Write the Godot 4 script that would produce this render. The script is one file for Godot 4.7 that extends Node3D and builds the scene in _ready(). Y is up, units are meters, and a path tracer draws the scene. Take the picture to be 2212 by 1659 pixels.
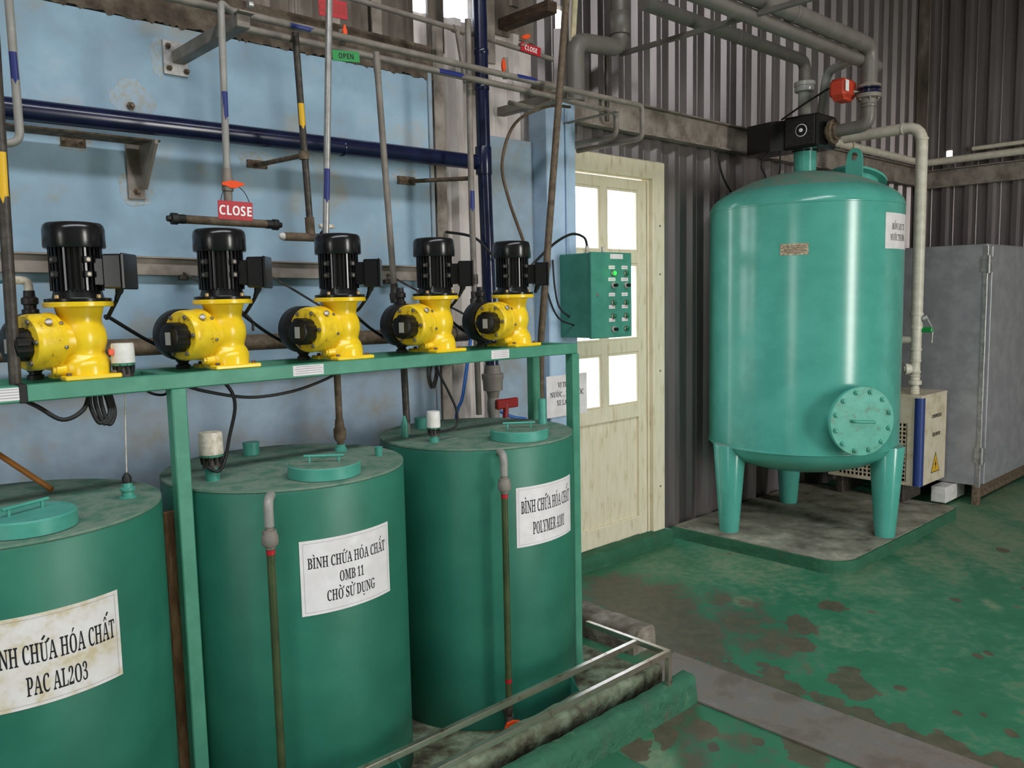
extends Node3D
# A chemical dosing room: green dosing vessels and yellow metering pumps along a blue wall, a teal filter vessel beside a door.
# Metres, y up. The long wall runs along x at z = -3.05, the end wall stands at x = 7.73, the floor is y = 0.

var M := {}
var taken := {}

class Geo:
	var v := PackedVector3Array()
	var n := PackedVector3Array()
	var uv := PackedVector2Array()
	var xf := Transform3D.IDENTITY

	func tri(a: Vector3, b: Vector3, c: Vector3, na: Vector3, nb: Vector3, nc: Vector3, ua := Vector2.ZERO, ub := Vector2.ZERO, uc := Vector2.ZERO) -> void:
		if (b - a).cross(c - a).dot(na + nb + nc) > 0.0:
			var t := b; b = c; c = t
			t = nb; nb = nc; nc = t
			var u := ub; ub = uc; uc = u
		v.append(xf * a); v.append(xf * b); v.append(xf * c)
		n.append((xf.basis * na).normalized()); n.append((xf.basis * nb).normalized()); n.append((xf.basis * nc).normalized())
		uv.append(ua); uv.append(ub); uv.append(uc)

	func quad(a: Vector3, b: Vector3, c: Vector3, d: Vector3, m: Vector3) -> void:
		tri(a, b, c, m, m, m, Vector2(0, 1), Vector2(1, 1), Vector2(1, 0))
		tri(a, c, d, m, m, m, Vector2(0, 1), Vector2(1, 0), Vector2(0, 0))

	func box(c: Vector3, s: Vector3, bev := 0.0) -> Geo:
		var h := s * 0.5
		bev = minf(bev, minf(h.x, minf(h.y, h.z)) * 0.8)
		for ax in 3:
			var a1 := (ax + 1) % 3
			var a2 := (ax + 2) % 3
			for sg in [-1.0, 1.0]:
				var m := Vector3.ZERO
				m[ax] = sg
				var q := []
				for k in [[-1, -1], [1, -1], [1, 1], [-1, 1]]:
					var p := Vector3.ZERO
					p[ax] = sg * h[ax]
					p[a1] = k[0] * (h[a1] - bev)
					p[a2] = k[1] * (h[a2] - bev)
					q.append(c + p)
				quad(q[0], q[1], q[2], q[3], m)
				if bev > 0.0:
					for sh in [-1.0, 1.0]:
						var m2 := Vector3.ZERO
						m2[ax] = sg
						m2[a1] = sh
						var e := []
						for k in [[0, -1], [0, 1], [1, 1], [1, -1]]:
							var p := Vector3.ZERO
							p[ax] = sg * (h[ax] - (bev if k[0] == 1 else 0.0))
							p[a1] = sh * (h[a1] - (bev if k[0] == 0 else 0.0))
							p[a2] = k[1] * (h[a2] - bev)
							e.append(c + p)
						quad(e[0], e[1], e[2], e[3], m2.normalized())
		if bev > 0.0:
			for sx in [-1.0, 1.0]:
				for sy in [-1.0, 1.0]:
					for sz in [-1.0, 1.0]:
						var m := Vector3(sx, sy, sz).normalized()
						tri(c + Vector3(sx * h.x, sy * (h.y - bev), sz * (h.z - bev)), c + Vector3(sx * (h.x - bev), sy * h.y, sz * (h.z - bev)), c + Vector3(sx * (h.x - bev), sy * (h.y - bev), sz * h.z), m, m, m)
		return self

	# profile of (radius, height) turned round the local y axis at c
	func lathe(c: Vector3, p: Array, seg := 32, a0 := 0.0, a1 := TAU) -> Geo:
		var nn := []
		for i in p.size() - 1:
			var d: Vector2 = p[i + 1] - p[i]
			nn.append(Vector2(d.y, -d.x).normalized() if d.length() > 1e-7 else Vector2(1, 0))
		for i in p.size() - 1:
			var b0: Vector2 = nn[i]
			var b1: Vector2 = nn[i]
			if i > 0 and nn[i - 1].dot(nn[i]) > 0.75: b0 = (nn[i - 1] + nn[i]).normalized()
			if i < nn.size() - 1 and nn[i + 1].dot(nn[i]) > 0.75: b1 = (nn[i + 1] + nn[i]).normalized()
			for k in seg:
				var t0 := a0 + (a1 - a0) * k / seg
				var t1 := a0 + (a1 - a0) * (k + 1) / seg
				var d0 := Vector3(sin(t0), 0, cos(t0))
				var d1 := Vector3(sin(t1), 0, cos(t1))
				var A: Vector3 = c + d0 * p[i].x + Vector3(0, p[i].y, 0)
				var B: Vector3 = c + d1 * p[i].x + Vector3(0, p[i].y, 0)
				var C: Vector3 = c + d1 * p[i + 1].x + Vector3(0, p[i + 1].y, 0)
				var D: Vector3 = c + d0 * p[i + 1].x + Vector3(0, p[i + 1].y, 0)
				var nA := d0 * b0.x + Vector3(0, b0.y, 0)
				var nB := d1 * b0.x + Vector3(0, b0.y, 0)
				var nC := d1 * b1.x + Vector3(0, b1.y, 0)
				var nD := d0 * b1.x + Vector3(0, b1.y, 0)
				if p[i].x > 1e-6: tri(A, B, C, nA, nB, nC)
				if p[i + 1].x > 1e-6: tri(A, C, D, nA, nC, nD)
		return self

	func tube(pts: Array, r, seg := 12, caps := true) -> Geo:
		var m := pts.size()
		var up := Vector3.UP
		var first: Vector3 = (pts[1] - pts[0]).normalized()
		if absf(first.dot(up)) > 0.9: up = Vector3.RIGHT
		var side := first.cross(up).normalized()
		var rings := []
		var norms := []
		for i in m:
			var d: Vector3
			if i == 0: d = first
			elif i == m - 1: d = (pts[i] - pts[i - 1]).normalized()
			else: d = ((pts[i] - pts[i - 1]).normalized() + (pts[i + 1] - pts[i]).normalized()).normalized()
			side = (side - d * side.dot(d)).normalized()
			var w := d.cross(side)
			var rr: float = r[i] if r is Array else r
			var ring := []
			var nr := []
			for k in seg:
				var a := TAU * k / seg
				var q := side * cos(a) + w * sin(a)
				nr.append(q)
				ring.append(pts[i] + q * rr)
			rings.append(ring)
			norms.append(nr)
		for i in m - 1:
			for k in seg:
				var k2 := (k + 1) % seg
				tri(rings[i][k], rings[i][k2], rings[i + 1][k2], norms[i][k], norms[i][k2], norms[i + 1][k2])
				tri(rings[i][k], rings[i + 1][k2], rings[i + 1][k], norms[i][k], norms[i + 1][k2], norms[i + 1][k])
		if caps:
			for e in [0, m - 1]:
				var d: Vector3 = (pts[1] - pts[0]).normalized() * -1.0 if e == 0 else (pts[m - 1] - pts[m - 2]).normalized()
				for k in range(1, seg - 1):
					tri(rings[e][0], rings[e][k], rings[e][k + 1], d, d, d)
		return self

	# a ring with collars: list of [distance along a->b, radius]
	func turned(a: Vector3, b: Vector3, prof: Array, seg := 16) -> Geo:
		var y := (b - a).normalized()
		var x := y.cross(Vector3.RIGHT if absf(y.x) < 0.9 else Vector3.UP).normalized()
		var keep := xf
		xf = xf * Transform3D(Basis(x, y, x.cross(y)), a)
		var p := [Vector2(0, prof[0][0])]
		for q in prof: p.append(Vector2(q[1], q[0]))
		p.append(Vector2(0, prof[-1][0]))
		lathe(Vector3.ZERO, p, seg)
		xf = keep
		return self

	# polygon in the local xy plane pulled from z0 to z1
	func prism(poly: PackedVector2Array, z0: float, z1: float, smooth := false) -> Geo:
		var cw := Geometry2D.is_polygon_clockwise(poly)
		var m := poly.size()
		var en := []
		for i in m:
			var d := poly[(i + 1) % m] - poly[i]
			var q := Vector2(d.y, -d.x).normalized()
			en.append(-q if cw else q)
		for i in m:
			var j := (i + 1) % m
			var n0: Vector2 = en[i]
			var n1: Vector2 = en[i]
			if smooth:
				if en[i].dot(en[(i + m - 1) % m]) > 0.7: n0 = (en[i] + en[(i + m - 1) % m]).normalized()
				if en[i].dot(en[j]) > 0.7: n1 = (en[i] + en[j]).normalized()
			var a := Vector3(poly[i].x, poly[i].y, z0)
			var b := Vector3(poly[j].x, poly[j].y, z0)
			var c := Vector3(poly[j].x, poly[j].y, z1)
			var d2 := Vector3(poly[i].x, poly[i].y, z1)
			var m0 := Vector3(n0.x, n0.y, 0)
			var m1 := Vector3(n1.x, n1.y, 0)
			tri(a, b, c, m0, m1, m1)
			tri(a, c, d2, m0, m1, m0)
		var t := Geometry2D.triangulate_polygon(poly)
		for i in range(0, t.size(), 3):
			for z in [z0, z1]:
				var k := Vector3(0, 0, -1.0 if z == minf(z0, z1) else 1.0)
				tri(Vector3(poly[t[i]].x, poly[t[i]].y, z), Vector3(poly[t[i + 1]].x, poly[t[i + 1]].y, z), Vector3(poly[t[i + 2]].x, poly[t[i + 2]].y, z), k, k, k)
		return self

	# a sheet given by rows of points, with normals from its neighbours
	func sheet(rows: Array) -> Geo:
		var h := rows.size()
		var w: int = rows[0].size()
		var nr := []
		for i in h:
			var line := []
			for j in w:
				var du: Vector3 = rows[i][mini(j + 1, w - 1)] - rows[i][maxi(j - 1, 0)]
				var dv: Vector3 = rows[mini(i + 1, h - 1)][j] - rows[maxi(i - 1, 0)][j]
				line.append(du.cross(dv).normalized())
			nr.append(line)
		for i in h - 1:
			for j in w - 1:
				var ua := Vector2(float(j) / (w - 1), float(i) / (h - 1))
				var ub := Vector2(float(j + 1) / (w - 1), float(i) / (h - 1))
				var uc := Vector2(float(j + 1) / (w - 1), float(i + 1) / (h - 1))
				var ud := Vector2(float(j) / (w - 1), float(i + 1) / (h - 1))
				tri(rows[i][j], rows[i][j + 1], rows[i + 1][j + 1], nr[i][j], nr[i][j + 1], nr[i + 1][j + 1], ua, ub, uc)
				tri(rows[i][j], rows[i + 1][j + 1], rows[i + 1][j], nr[i][j], nr[i + 1][j + 1], nr[i + 1][j], ua, uc, ud)
		return self

	func mesh(mat: Material) -> ArrayMesh:
		var a := []
		a.resize(Mesh.ARRAY_MAX)
		a[Mesh.ARRAY_VERTEX] = v
		a[Mesh.ARRAY_NORMAL] = n
		a[Mesh.ARRAY_TEX_UV] = uv
		var m := ArrayMesh.new()
		m.add_surface_from_arrays(Mesh.PRIMITIVE_TRIANGLES, a)
		m.surface_set_material(0, mat)
		return m

func V(x: float, y: float, z: float) -> Vector3: return Vector3(x, y, z)
func geo(t: Node3D = null) -> Geo:
	var g := Geo.new()
	if t: g.xf.origin = -t.position
	return g
func box(c: Vector3, s: Vector3, bev := 0.003) -> Geo: return Geo.new().box(c, s, bev)

func rounded(pts: Array, rad: float, steps := 5) -> Array:
	var out := [pts[0]]
	for i in range(1, pts.size() - 1):
		var a: Vector3 = pts[i - 1]
		var b: Vector3 = pts[i]
		var c: Vector3 = pts[i + 1]
		var r := minf(rad, minf(a.distance_to(b), b.distance_to(c)) * 0.48)
		var p := b + (a - b).normalized() * r
		var q := b + (c - b).normalized() * r
		for k in steps + 1:
			var t := float(k) / steps
			out.append(p.lerp(b, t).lerp(b.lerp(q, t), t))
	out.append(pts[-1])
	return out

# a loose cable through its points
func curved(pts: Array, per := 6) -> Array:
	var out := []
	for i in pts.size() - 1:
		var a: Vector3 = pts[maxi(i - 1, 0)]
		var b: Vector3 = pts[i]
		var c: Vector3 = pts[i + 1]
		var d: Vector3 = pts[mini(i + 2, pts.size() - 1)]
		for k in per: out.append(b.cubic_interpolate(c, a, d, float(k) / per))
	out.append(pts[-1])
	return out

func numbered(called: String) -> String:
	taken[called] = taken.get(called, -1) + 1
	return called if taken[called] == 0 else "%s_%03d" % [called, taken[called]]
func tag(o: Node, label: String, category: String, group := "") -> void:
	o.set_meta("label", label); o.set_meta("category", category)
	if group: o.set_meta("group", group)
func thing(called: String, label: String, category: String, at := Vector3.ZERO, group := "") -> Node3D:
	var o := Node3D.new()
	o.name = numbered(called); o.position = at
	add_child(o)
	tag(o, label, category, group)
	return o
func part(parent: Node3D, called: String, g: Geo, mat: Material, label := "") -> MeshInstance3D:
	var o := MeshInstance3D.new()
	o.name = called; o.mesh = g.mesh(mat)
	o.cast_shadow = GeometryInstance3D.SHADOW_CASTING_SETTING_ON
	parent.add_child(o, true)
	if label: o.set_meta("label", label)
	return o
func same(parent: Node3D, called: String, mesh: Mesh, xf: Transform3D) -> MeshInstance3D:
	var o := MeshInstance3D.new()
	o.name = called; o.mesh = mesh; o.transform = xf
	parent.add_child(o, true)
	return o
func solo(called: String, label: String, category: String, g: Geo, mat: Material, group := "") -> MeshInstance3D:
	var o := part(self, numbered(called), g, mat)
	tag(o, label, category, group)
	return o
func struct(called: String, g: Geo, mat: Material) -> MeshInstance3D:
	var o := part(self, numbered(called), g, mat)
	o.set_meta("kind", "structure")
	return o
func shell(called: String) -> Node3D:
	var o := Node3D.new()
	o.name = numbered(called)
	add_child(o)
	o.set_meta("kind", "structure")
	return o

# ---- lettering: the face lacks some Vietnamese capitals, so their marks are drawn beside plain letters
const MARKS := {"Ứ": ["U", "horn", "acute"], "Ấ": ["Â", "acute_high"], "Ờ": ["O", "horn", "grave"], "Ử": ["U", "horn", "hook"], "Ụ": ["U", "dot"], "Ị": ["I", "dot"], "Ư": ["U", "horn"], "Ớ": ["O", "horn", "acute"], "Ả": ["A", "hook"], "Ồ": ["Ô", "acute_high"], "Ọ": ["O", "dot"], "Ừ": ["U", "horn", "grave"]}
# flat letters: capitals `h` high, squeezed by `squeeze`, middle of the baseline at the origin, facing +z
func letters(text: String, h: float, squeeze := 1.0, face := "Droid Serif") -> Geo:
	var f := SystemFont.new()
	f.font_names = PackedStringArray([face]); f.font_weight = 700
	var plain := ""
	var add := []
	for ch in text:
		if MARKS.has(ch):
			for k in range(1, MARKS[ch].size()): add.append([plain.length(), MARKS[ch][k]])
			plain += MARKS[ch][0]
		else: plain += ch
	var t := TextMesh.new()
	t.font = f; t.text = "H"; t.font_size = 64; t.pixel_size = 0.01; t.depth = 0.0; t.curve_step = 3.0
	var cap := t.get_aabb()
	t.text = plain
	var s := h / cap.size.y
	var g := Geo.new()
	var a := t.surface_get_arrays(0)
	var vs: PackedVector3Array = a[Mesh.ARRAY_VERTEX]
	var ix = a[Mesh.ARRAY_INDEX]
	var count: int = ix.size() if ix != null else vs.size()
	for i in range(0, count, 3):
		var p := []
		for k in 3:
			var q: Vector3 = vs[ix[i + k] if ix != null else i + k]
			p.append(V(q.x * s * squeeze, (q.y - cap.position.y) * s, 0))
		g.tri(p[0], p[1], p[2], Vector3.BACK, Vector3.BACK, Vector3.BACK)
	var wide := f.get_string_size(plain, HORIZONTAL_ALIGNMENT_LEFT, -1, 64).x
	for m in add:
		var x0 := f.get_string_size(plain.left(m[0]), HORIZONTAL_ALIGNMENT_LEFT, -1, 64).x
		var x1 := f.get_string_size(plain.left(m[0] + 1), HORIZONTAL_ALIGNMENT_LEFT, -1, 64).x
		var cx := ((x0 + x1) * 0.5 - wide * 0.5) * 0.01 * s * squeeze
		var w := h * 0.1
		match m[1]:
			"acute": bar(g, Vector2(cx - 0.05 * h, 1.1 * h), Vector2(cx + 0.08 * h, 1.3 * h), w)
			"acute_high": bar(g, Vector2(cx + 0.08 * h, 1.32 * h), Vector2(cx + 0.18 * h, 1.5 * h), w)
			"grave": bar(g, Vector2(cx + 0.05 * h, 1.1 * h), Vector2(cx - 0.1 * h, 1.3 * h), w)
			"hook":
				bar(g, Vector2(cx, 1.08 * h), Vector2(cx + 0.08 * h, 1.2 * h), w * 0.8)
				bar(g, Vector2(cx + 0.08 * h, 1.2 * h), Vector2(cx - 0.06 * h, 1.3 * h), w * 0.8)
			"dot": bar(g, Vector2(cx, -0.3 * h), Vector2(cx, -0.16 * h), 0.14 * h)
			"horn":
				var e := cx + (x1 - x0) * 0.005 * s * squeeze * 0.92
				bar(g, Vector2(e - 0.04 * h, 0.93 * h), Vector2(e + 0.08 * h, 1.12 * h), w)
	return g
func bar(g: Geo, a: Vector2, b: Vector2, w: float) -> void:
	var d := (b - a).normalized().orthogonal() * w * 0.5
	g.quad(V(a.x - d.x, a.y - d.y, 0), V(b.x - d.x, b.y - d.y, 0), V(b.x + d.x, b.y + d.y, 0), V(a.x + d.x, a.y + d.y, 0), Vector3.BACK)
# wraps flat lettering round an upright cylinder (axis at c, radius r, middle at angle th from +z, baseline height y)
func wrapped(g: Geo, c: Vector3, r: float, th: float, y: float) -> Geo:
	for i in g.v.size():
		var a := th + g.v[i].x / r
		g.v[i] = V(c.x + sin(a) * r, c.y + y + g.v[i].y, c.z + cos(a) * r)
		g.n[i] = V(sin(a), 0, cos(a))
	return g
func moved(g: Geo, xf: Transform3D) -> Geo:
	for i in g.v.size():
		g.v[i] = xf * g.v[i]; g.n[i] = xf.basis * g.n[i]
	return g
# a paper or plate bent round an upright cylinder, with thickness
func bent(c: Vector3, r: float, th: float, w: float, y0: float, y1: float, thick := 0.0008) -> Geo:
	var g := Geo.new()
	var k := 16
	var rows := []
	for q in [[r, y0], [r + thick, y0], [r + thick, y1], [r, y1]]:
		var line := []
		for i in k + 1:
			var a := th + (float(i) / k - 0.5) * w / r
			line.append(V(c.x + sin(a) * q[0], c.y + q[1], c.z + cos(a) * q[0]))
		rows.append(line)
	for q in [[0, 1], [2, 3]]: g.sheet([rows[q[0]], rows[q[1]]])
	for i in k:
		var a := th + ((i + 0.5) / k - 0.5) * w / r
		var d0 := V(sin(th + (float(i) / k - 0.5) * w / r), 0, cos(th + (float(i) / k - 0.5) * w / r))
		var d1 := V(sin(th + (float(i + 1) / k - 0.5) * w / r), 0, cos(th + (float(i + 1) / k - 0.5) * w / r))
		g.tri(rows[1][i], rows[1][i + 1], rows[2][i + 1], d0, d1, d1)
		g.tri(rows[1][i], rows[2][i + 1], rows[2][i], d0, d1, d0)
	return g

# ---- materials
func ramp(stops: Array) -> Gradient:
	var g := Gradient.new()
	var o := PackedFloat32Array()
	var c := PackedColorArray()
	for s in stops:
		o.append(s[0]); c.append(Color8(s[1], s[2], s[3]))
	g.offsets = o; g.colors = c
	return g
func noise(sd: int, freq: float, oct := 5, gain := 0.55, warp := 0.0) -> FastNoiseLite:
	var f := FastNoiseLite.new()
	f.seed = sd; f.noise_type = FastNoiseLite.TYPE_SIMPLEX_SMOOTH; f.frequency = freq
	f.fractal_octaves = oct; f.fractal_gain = gain
	if warp > 0.0:
		f.domain_warp_enabled = true; f.domain_warp_amplitude = warp; f.domain_warp_frequency = freq
	return f
func tex(sd: int, freq: float, stops: Array, size := 512, oct := 5, gain := 0.55, warp := 0.0) -> NoiseTexture2D:
	var t := NoiseTexture2D.new()
	t.width = size; t.height = size; t.seamless = true; t.seamless_blend_skirt = 0.25
	t.noise = noise(sd, freq, oct, gain, warp)
	t.color_ramp = ramp(stops)
	return t
func bump(sd: int, freq: float, strength := 4.0, oct := 4, size := 512) -> NoiseTexture2D:
	var t := NoiseTexture2D.new()
	t.width = size; t.height = size; t.seamless = true
	t.noise = noise(sd, freq, oct)
	t.as_normal_map = true; t.bump_strength = strength
	return t
func plain(r: int, g: int, b: int, rough := 0.5, metal := 0.0) -> StandardMaterial3D:
	var m := StandardMaterial3D.new()
	m.albedo_color = Color8(r, g, b); m.roughness = rough; m.metallic = metal
	return m
# a surface with grain: `stops` are its tones, one repeat covers `span` metres
func grained(stops: Array, span: float, rough := 0.6, metal := 0.0, sd := 1, freq := 0.012, bumps := 0.0, warp := 0.0, size := 512, stretch := Vector3.ONE) -> StandardMaterial3D:
	var m := StandardMaterial3D.new()
	m.albedo_texture = tex(sd, freq, stops, size, 6, 0.6, warp)
	m.roughness = rough; m.metallic = metal
	m.uv1_triplanar = true; m.uv1_world_triplanar = true
	m.uv1_scale = stretch / span
	if bumps > 0.0:
		m.normal_enabled = true; m.normal_texture = bump(sd + 50, freq * 3.0, 6.0); m.normal_scale = bumps
	return m

func _ready() -> void:
	set_camera_and_light()
	make_materials()
	build_room()
	build_door()
	build_bund()
	build_pump_stand()
	build_dosing_vessels()
	build_pumps()
	build_filter()
	build_far_corner()
	build_control_box()
	build_wall_pipes()
	build_rack()
	build_cables()

func set_camera_and_light() -> void:
	var cam := Camera3D.new()
	cam.name = "camera"
	add_child(cam)
	var yaw := deg_to_rad(42.83)
	var pitch := deg_to_rad(-5.94)
	var roll := deg_to_rad(-1.17)
	var fw := V(cos(pitch) * sin(yaw), sin(pitch), -cos(pitch) * cos(yaw))
	var rt := V(cos(yaw), 0, sin(yaw))
	var up := rt.cross(fw)
	cam.transform = Transform3D(Basis(rt * cos(roll) + up * sin(roll), up * cos(roll) - rt * sin(roll), -fw), V(0, 1.5, 0))
	cam.fov = rad_to_deg(2.0 * atan(829.5 / 1790.0))
	cam.near = 0.02
	cam.current = true
	var we := WorldEnvironment.new()
	we.name = "daylight"
	var e := Environment.new()
	var sm := ProceduralSkyMaterial.new()
	sm.sky_top_color = Color(0.80, 0.87, 0.97); sm.sky_horizon_color = Color(0.96, 0.96, 0.95)
	sm.ground_bottom_color = Color(0.62, 0.58, 0.52); sm.ground_horizon_color = Color(0.80, 0.77, 0.72)
	sm.sky_energy_multiplier = 1.0
	var sky := Sky.new()
	sky.sky_material = sm
	e.background_mode = Environment.BG_SKY; e.sky = sky
	e.background_energy_multiplier = 9.0
	e.tonemap_mode = Environment.TONE_MAPPER_LINEAR
	e.tonemap_exposure = 0.83
	e.sdfgi_enabled = true; e.ssao_enabled = true; e.ssil_enabled = true
	we.environment = e
	add_child(we)
	# daylight entering through the openings of the hall: [name, middle, size, turn (x, y in degrees), energy]
	for a in [["skylight_daylight", V(-0.2, 4.74, 0.55), Vector2(6.6, 0.7), V(-90, 0, 0), 4.6], ["gate_daylight", V(3.75, 1.6, 4.40), Vector2(0.9, 3.0), V(0, 0, 0), 7.5], ["yard_daylight", V(-4.9, 1.25, 0.4), Vector2(1.2, 2.4), V(0, -90, 0), 0.6]]:
		var l := AreaLight3D.new()
		l.name = a[0]; l.position = a[1]; l.area_size = a[2]; l.rotation_degrees = a[3]
		l.light_color = Color(1.0, 0.99, 0.97); l.light_energy = a[4]
		l.area_normalize_energy = false
		l.area_range = 20.0; l.area_attenuation = 2.0
		l.shadow_enabled = true
		add_child(l)

func make_materials() -> void:
	M.vessel = grained([[0.25, 36, 104, 84], [0.5, 41, 112, 91], [0.75, 48, 120, 98]], 1.4, 0.46, 0.0, 3, 0.010)
	M.vessel_top = grained([[0.2, 70, 118, 98], [0.45, 104, 130, 112], [0.65, 122, 138, 122], [0.85, 84, 126, 106]], 0.6, 0.7, 0.0, 4, 0.012)
	M.fresh = grained([[0.3, 70, 150, 132], [0.7, 82, 162, 144]], 0.5, 0.42, 0.0, 5, 0.012)
	M.stand = grained([[0.3, 66, 136, 110], [0.7, 78, 148, 122]], 0.9, 0.48, 0.0, 6, 0.012)
	M.filter = grained([[0.3, 78, 160, 144], [0.5, 83, 166, 150], [0.7, 89, 172, 156]], 1.2, 0.2, 0.0, 7, 0.008)
	M.filter_dust = grained([[0.3, 92, 150, 132], [0.5, 118, 150, 134], [0.7, 136, 148, 134]], 0.7, 0.6, 0.0, 8, 0.010)
	M.yellow = grained([[0.2, 240, 196, 28], [0.7, 248, 212, 42]], 0.4, 0.26, 0.0, 9, 0.012)
	M.yellow_old = grained([[0.14, 120, 86, 30], [0.24, 232, 190, 36], [0.7, 248, 212, 46]], 0.25, 0.3, 0.0, 10, 0.014)
	M.black = plain(24, 24, 25, 0.22)
	M.black_dull = grained([[0.3, 24, 23, 23], [0.7, 44, 40, 38]], 0.2, 0.45, 0.0, 11, 0.014)
	M.rubber = plain(22, 22, 22, 0.6)
	M.knob = plain(14, 14, 15, 0.35)
	M.steel = plain(176, 172, 166, 0.28, 1.0)
	M.bolt = plain(150, 142, 130, 0.4, 0.8)
	M.rusty = grained([[0.2, 74, 60, 46], [0.5, 108, 90, 72], [0.8, 128, 112, 94]], 0.25, 0.75, 0.1, 12, 0.014, 0.5)
	M.rust_pipe = grained([[0.2, 72, 58, 42], [0.5, 98, 82, 64], [0.8, 116, 100, 80]], 0.3, 0.7, 0.0, 13, 0.012)
	M.dark_pipe = grained([[0.2, 44, 38, 33], [0.6, 68, 60, 54], [0.85, 92, 84, 76]], 0.3, 0.5, 0.0, 14, 0.014)
	M.grey_pipe = grained([[0.2, 138, 134, 128], [0.6, 152, 148, 143], [0.85, 164, 160, 154]], 0.6, 0.4, 0.0, 15, 0.010)
	M.dusty_pipe = grained([[0.2, 112, 104, 95], [0.5, 126, 117, 108], [0.8, 140, 132, 124]], 0.6, 0.55, 0.0, 16, 0.010)
	M.overhead = grained([[0.25, 108, 102, 96], [0.6, 116, 110, 104], [0.85, 126, 120, 114]], 0.8, 0.38, 0.0, 17, 0.010)
	M.silver = grained([[0.3, 150, 148, 146], [0.7, 178, 176, 174]], 0.4, 0.35, 0.5, 18, 0.012)
	M.navy = grained([[0.3, 20, 25, 52], [0.7, 26, 32, 64]], 0.6, 0.22, 0.0, 19, 0.010)
	M.cream_pipe = grained([[0.3, 208, 200, 182], [0.7, 224, 217, 200]], 0.5, 0.4, 0.0, 20, 0.012)
	M.white = grained([[0.3, 214, 210, 202], [0.7, 230, 226, 220]], 0.4, 0.55, 0.0, 21, 0.012)
	M.old_white = grained([[0.2, 176, 160, 138], [0.5, 208, 198, 180], [0.8, 222, 214, 200]], 0.15, 0.6, 0.0, 22, 0.014)
	M.paper = grained([[0.3, 226, 219, 218], [0.7, 236, 230, 230]], 0.5, 0.7, 0.0, 23, 0.010)
	M.paper_stain = grained([[0.2, 206, 190, 152], [0.45, 226, 218, 212], [0.7, 234, 228, 226]], 0.5, 0.7, 0.0, 24, 0.010)
	M.ink = plain(18, 17, 20, 0.7)
	M.ink_grey = plain(150, 142, 146, 0.7)
	M.red_sign = plain(176, 20, 34, 0.45)
	M.green_sign = plain(20, 140, 66, 0.4)
	M.white_ink = plain(240, 238, 236, 0.5)
	M.orange = plain(240, 84, 34, 0.4)
	M.red_paint = plain(150, 30, 28, 0.45)
	M.blue_tape = plain(34, 46, 110, 0.4)
	M.yellow_tape = plain(224, 176, 34, 0.45)
	M.blue_hose = plain(40, 104, 188, 0.35)
	M.wood = grained([[0.2, 52, 38, 28], [0.6, 78, 58, 42], [0.85, 100, 78, 58]], 0.5, 0.8, 0.0, 25, 0.012, 0.4, 0.0, 512, V(1, 6, 1))
	M.batten = grained([[0.3, 206, 190, 150], [0.7, 226, 212, 176]], 0.5, 0.6, 0.0, 26, 0.012)
	M.zinc = grained([[0.15, 116, 108, 107], [0.45, 133, 126, 125], [0.85, 154, 147, 147]], 1.6, 0.36, 0.65, 27, 0.010, 0.0, 0.0, 512, V(1, 0.15, 1))
	M.zinc_old = grained([[0.15, 66, 57, 48], [0.4, 96, 86, 76], [0.6, 112, 102, 92], [0.88, 150, 142, 134]], 1.3, 0.6, 0.15, 28, 0.010, 0.0, 10.0, 512, V(1, 0.3, 1))
	M.zinc_pale = grained([[0.2, 178, 166, 160], [0.5, 206, 196, 190], [0.8, 220, 212, 208]], 1.2, 0.6, 0.1, 29, 0.010, 0.0, 0.0, 512, V(1, 0.3, 1))
	M.girt = grained([[0.2, 110, 100, 90], [0.5, 142, 132, 122], [0.8, 160, 150, 140]], 1.2, 0.6, 0.1, 30, 0.012)
	M.blue_wall = grained([[0.1, 152, 158, 156], [0.26, 144, 168, 184], [0.5, 146, 175, 195], [0.72, 158, 185, 203], [0.92, 170, 179, 184]], 2.3, 0.8, 0.0, 31, 0.0045, 0.3, 30.0, 1024)
	M.blue_old = grained([[0.08, 150, 144, 122], [0.22, 146, 152, 152], [0.5, 146, 164, 178], [0.75, 158, 176, 190], [0.93, 166, 168, 164]], 1.9, 0.8, 0.0, 32, 0.005, 0.3, 30.0, 1024)
	M.blue_column = grained([[0.2, 160, 180, 200], [0.5, 172, 198, 222], [0.8, 184, 206, 228]], 1.6, 0.75, 0.0, 33, 0.006, 0.25)
	M.concrete = grained([[0.15, 76, 66, 54], [0.4, 108, 98, 84], [0.65, 132, 124, 110], [0.9, 160, 152, 138]], 0.9, 0.9, 0.0, 34, 0.010, 0.7, 15.0)
	M.kerb_green = grained([[0.1, 86, 82, 62], [0.24, 52, 94, 70], [0.55, 42, 98, 70], [0.78, 58, 108, 80], [0.9, 104, 126, 100], [0.98, 160, 162, 138]], 0.8, 0.85, 0.0, 35, 0.010, 0.8)
	M.kerb_dirty = grained([[0.15, 54, 46, 34], [0.4, 86, 88, 66], [0.65, 108, 122, 98], [0.9, 140, 148, 126]], 0.7, 0.85, 0.0, 36, 0.012, 0.7, 12.0)
	M.plinth_top = grained([[0.12, 92, 86, 74], [0.35, 126, 122, 106], [0.65, 146, 144, 126], [0.88, 176, 166, 150]], 1.1, 0.85, 0.0, 37, 0.009, 0.3, 20.0)
	M.plate = grained([[0.2, 112, 100, 90], [0.45, 128, 118, 108], [0.6, 122, 116, 112], [0.85, 140, 128, 118]], 1.0, 0.5, 0.2, 38, 0.008, 0.0, 15.0)
	M.door_paint = grained([[0.12, 204, 188, 152], [0.35, 228, 216, 186], [0.8, 236, 226, 200]], 0.9, 0.5, 0.0, 39, 0.012, 0.0, 0.0, 512, V(3, 0.6, 3))
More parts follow.
